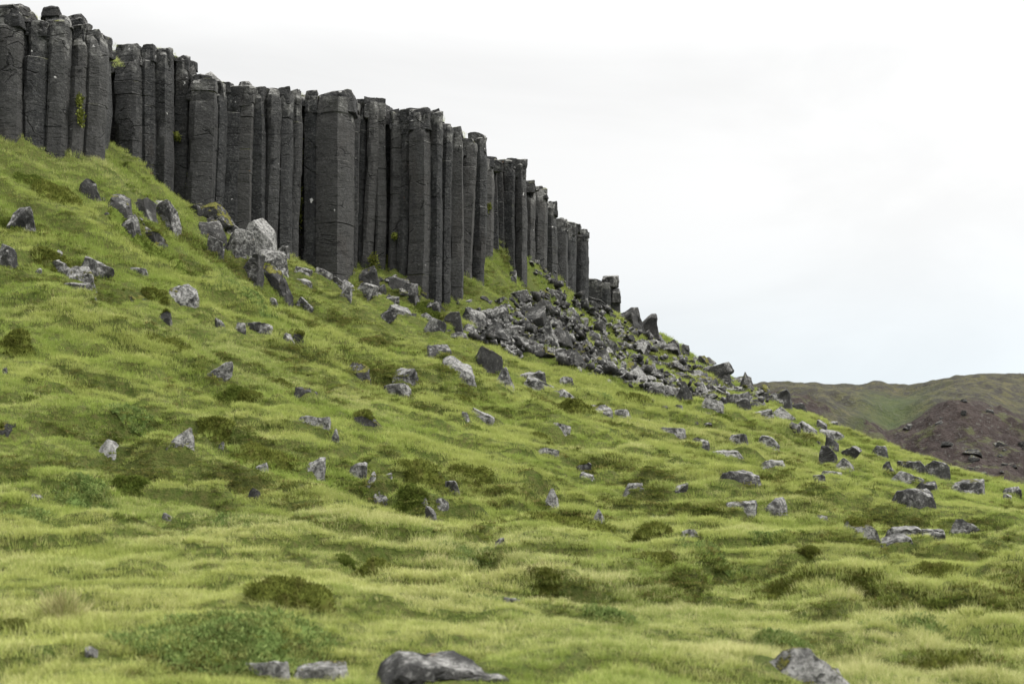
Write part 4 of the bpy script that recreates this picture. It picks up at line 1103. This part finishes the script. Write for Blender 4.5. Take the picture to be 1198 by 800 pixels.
def scatter_obj(name, label, cat, P, scl, idx, tint, straw, dark, coll):
    me = bpy.data.meshes.new(name); me.vertices.add(len(P)); me.vertices.foreach_set('co', P.astype(np.float32).ravel())
    rot = np.zeros((len(P),3)); rot[:,2] = RNG.random(len(P))*6.283; rot[:,0] = RNG.normal(0,.12,len(P)); rot[:,1] = RNG.normal(.12,.12,len(P))
    fattr(me,'rot',rot,typ='FLOAT_VECTOR',key='vector'); fattr(me,'scl',scl); fattr(me,'idx',idx,typ='INT'); fattr(me,'tint',tint); fattr(me,'straw',straw); fattr(me,'dark',dark)
    o = link(name, me); tag(o, label, cat, kind='stuff')
    ng = bpy.data.node_groups.new(name,'GeometryNodeTree')
    ng.interface.new_socket('Geometry', in_out='INPUT', socket_type='NodeSocketGeometry'); ng.interface.new_socket('Geometry', in_out='OUTPUT', socket_type='NodeSocketGeometry')
    N, L = ng.nodes, ng.links
    gi, go = N.new('NodeGroupInput'), N.new('NodeGroupOutput')
    ci = N.new('GeometryNodeCollectionInfo'); ci.inputs['Collection'].default_value = coll; ci.inputs['Separate Children'].default_value = True; ci.inputs['Reset Children'].default_value = True
    ip = N.new('GeometryNodeInstanceOnPoints'); ip.inputs['Pick Instance'].default_value = True
    def na(nm, dt):
        a = N.new('GeometryNodeInputNamedAttribute'); a.data_type = dt; a.inputs['Name'].default_value = nm
        return a.outputs['Attribute']
    er = N.new('FunctionNodeEulerToRotation'); L.new(na('rot','FLOAT_VECTOR'), er.inputs[0])
    L.new(gi.outputs[0], ip.inputs['Points']); L.new(ci.outputs[0], ip.inputs['Instance']); L.new(na('idx','INT'), ip.inputs['Instance Index'])
    L.new(er.outputs[0], ip.inputs['Rotation']); L.new(na('scl','FLOAT'), ip.inputs['Scale'])
    L.new(ip.outputs[0], go.inputs[0])
    md = o.modifiers.new('scatter','NODES'); md.node_group = ng
    return o
def build_grass():
    P = []
    y = 7.0
    while y < 112:
        dy = .5; dens = 115 if y < 17 else 115*(17/y)**1.2 + 8
        hw = .36*1.22*y + 3.0
        n = RNG.poisson(dens*dy*2*hw)
        P.append(np.stack([RNG.uniform(-hw,hw,n), RNG.uniform(y,y+dy,n)],1)); y += dy
    P = np.vstack(P); x, y = P.T
    keep = ~behind_cliff(x, y, .2); x, y = x[keep], y[keep]
    # nothing grows through the stones; in front of a stone it is short
    hgt = np.ones(len(x))
    for fx, fy, rx, ry, H in FT[NROCK:]:
        near = np.nonzero((np.abs(x-fx) < rx) & (np.abs(y-fy) < ry))[0]
        dx, dyy = (x[near]-fx)/rx, (y[near]-fy)/ry
        hgt[near[(dx*dx+dyy*dyy < 1)]] *= .45
    for fx, fy, rx, ry, H in FT[:NROCK]:
        near = np.nonzero((np.abs(x-fx) < rx*1.3) & (np.abs(y-fy) < ry*1.2+1.0))[0]
        if not len(near): continue
        dx, dyy = (x[near]-fx)/(rx*.95), (y[near]-fy)/(ry*.95)
        hgt[near[(dx*dx+dyy*dyy < 1)]] = 0
        fr = (np.abs(dx) < 1.05) & (y[near] < fy) & (y[near] > fy-ry-.55)
        hgt[near[fr]] = np.minimum(hgt[near[fr]], .55+.45*min(1, H/.8))
    z = zt(x, y); dark, straw, tint = veg(x, y)
    # scree: grass only in pockets
    scr = np.zeros(len(x)); uu = CU+x/y*F; vv = HV-z/y*F
    sx = np.array([in_poly(a,b,SCREE) for a,b in zip(uu,vv)])
    scr[sx] = 1
    d = np.hypot(x,y)
    vis = hgt > 0
    drop = RNG.random(len(x)) < np.where(scr > 0, .10, 0)
    heath = (RNG.random(len(x)) < sst(.34,.80,dark)*.92)
    scl = (.85+.3*RNG.random(len(x)))*hgt*(.66+.80*sst(12,75,y))*(1+.22*fbm2(x/2.5,y/2,99,3)*2)
    scl *= (1-.30*sst(40,55,y)*sst(5,-5,x))                # shorter turf on the bank below the columns
    gk = vis & ~drop & ~heath
    Pz = np.stack([x,y,z],1)
    tall = (straw > .55) & (RNG.random(len(x)) < .5) & (y < 40)
    idx = np.where(tall, RNG.integers(5,8,len(x)), RNG.integers(0,5,len(x)))
    rim_ = np.array([(RNG.uniform(x0,x1), Y+RNG.uniform(.5,2.2), z_+RNG.uniform(-.05,.10)) for x0,x1,Y,z_ in T1+T2+T3 for q in range(26) if noise2(np.array([x0*.9]), np.array([q*.02]), 5)[0] > -.1])
    k = len(rim_); x = np.r_[x, rim_[:,0]]; y = np.r_[y, rim_[:,1]]; Pz = np.vstack([Pz, rim_]); gk = np.r_[gk, np.ones(k, bool)]; scl = np.r_[scl, RNG.uniform(.5,1.0,k)]; idx = np.r_[idx, RNG.integers(0,5,k)]
    tint, straw, dark = np.r_[tint, np.full(k,.4)], np.r_[straw, np.full(k,.5)], np.r_[dark, np.full(k,.5)]
    vis, heath, drop = np.r_[vis, np.zeros(k,bool)], np.r_[heath, np.zeros(k,bool)], np.r_[drop, np.zeros(k,bool)]
    scatter_obj('grass','yellow green meadow grass covering the whole slope','grass',Pz[gk],scl[gk],idx[gk],np.clip(tint+RNG.normal(0,.18,len(x)),0,1)[gk],np.clip(straw+RNG.normal(0,.15,len(x)),0,1)[gk],(dark*.6)[gk],CG)
    hk = np.nonzero(vis & heath & ~drop)[0]
    hk = np.repeat(hk, 3); jx = x[hk]+RNG.normal(0,.16,len(hk)); jy = y[hk]+RNG.normal(0,.16,len(hk))
    Pz = np.zeros((len(hk),3)); Pz[:,0] = jx; Pz[:,1] = jy; Pz[:,2] = zt(jx, jy)
    scl, tint, dark, x = scl[hk], tint[hk], dark[hk], x[hk]; hk = slice(None)
    scatter_obj('heath_cover','dark low heath and moss growing between the meadow grass','ground cover',Pz[hk],(scl*1.05)[hk],RNG.integers(0,5,len(x))[hk],np.clip(tint+RNG.normal(0,.2,len(x)),0,1)[hk],np.clip(RNG.normal(.3,.3,len(x)),0,1)[hk],np.clip((dark-.3)*.8+RNG.normal(0,.2,len(x)),0,1)[hk],CH)
    print('grass', gk.sum(), 'heath', len(x))
build_grass()

# ------------------------------------------------------------------ light, sky, camera
SUN_EL, SUN_AZ = math.radians(46), math.radians(97)     # azimuth from +Y towards +X
w = bpy.data.worlds.new('World'); scene.world = w; w.use_nodes = True
nt = w.node_tree; nt.nodes.clear(); b = NB(nt)
sky = b.n('ShaderNodeTexSky', sky_type='NISHITA'); sky.sun_disc = False; sky.sun_elevation = SUN_EL; sky.sun_rotation = SUN_AZ; sky.air_density = 1.; sky.dust_density = 2.
co = b.n('ShaderNodeTexCoord').outputs['Generated']
sx, sy, sz = b.sep(co)
el = b.math('MAXIMUM', sz, 0.)
cl = b.noise(b.vmul(co, (1.,1.,2.6)), 3.2, 6, .55, .6)
# overcast: three times brighter overhead than at the horizon
lum = b.math('ADD', b.math('MULTIPLY_ADD', el, 1.5, 7.5), b.math('MULTIPLY', b.math('MAXIMUM', b.math('SUBTRACT', el, .28), 0.), 34.))
lum = b.math('MULTIPLY', lum, b.math('MULTIPLY_ADD', b.ss(cl, .3, .7), .09, .975))
lum = b.math('MULTIPLY', lum, b.math('MULTIPLY_ADD', sx, .28, 1.0))
tintc = b.mix(b.ss(el, .02, .20), (.86,.945,1.0), (1.,1.,.995))
cloud = b.vmul(tintc, lum)
cov = b.ss(cl, .05, .35, .86, .97)
colr = b.mix(cov, sky.outputs[0], cloud)
bg = b.n('ShaderNodeBackground'); b.put(bg.inputs[0], colr); bg.inputs[1].default_value = .05
wo = b.n('ShaderNodeOutputWorld'); nt.links.new(bg.outputs[0], wo.inputs[0])
sl = bpy.data.lights.new('sun','SUN'); sl.energy = 1.5; sl.angle = math.radians(16); sl.color = (1.,.97,.92)
so = bpy.data.objects.new('sun', sl); COL.objects.link(so)
dv = Vector((math.sin(SUN_AZ)*math.cos(SUN_EL), math.cos(SUN_AZ)*math.cos(SUN_EL), math.sin(SUN_EL)))
so.rotation_euler = dv.to_track_quat('Z','Y').to_euler(); so.location = dv*60
cam = bpy.data.cameras.new('camera'); co_ = bpy.data.objects.new('camera', cam); COL.objects.link(co_); scene.camera = co_
cam.sensor_width = 36; cam.lens = 36*F/1198; cam.shift_y = (HV-400)/1198; cam.shift_x = 0
co_.location = (0,0,0); co_.rotation_euler = (math.pi/2,0,0); cam.clip_start = .1; cam.clip_end = 8000
cam.dof.use_dof = True; cam.dof.focus_distance = 52; cam.dof.aperture_fstop = 1.8
vs = scene.view_settings; vs.view_transform = 'Standard'; vs.look = 'None'; vs.exposure = 1.25; vs.gamma = 1; vs.use_curve_mapping = False
scene.render.engine = 'CYCLES'; scene.cycles.max_bounces = 6; scene.cycles.diffuse_bounces = 4; scene.cycles.use_denoising = True
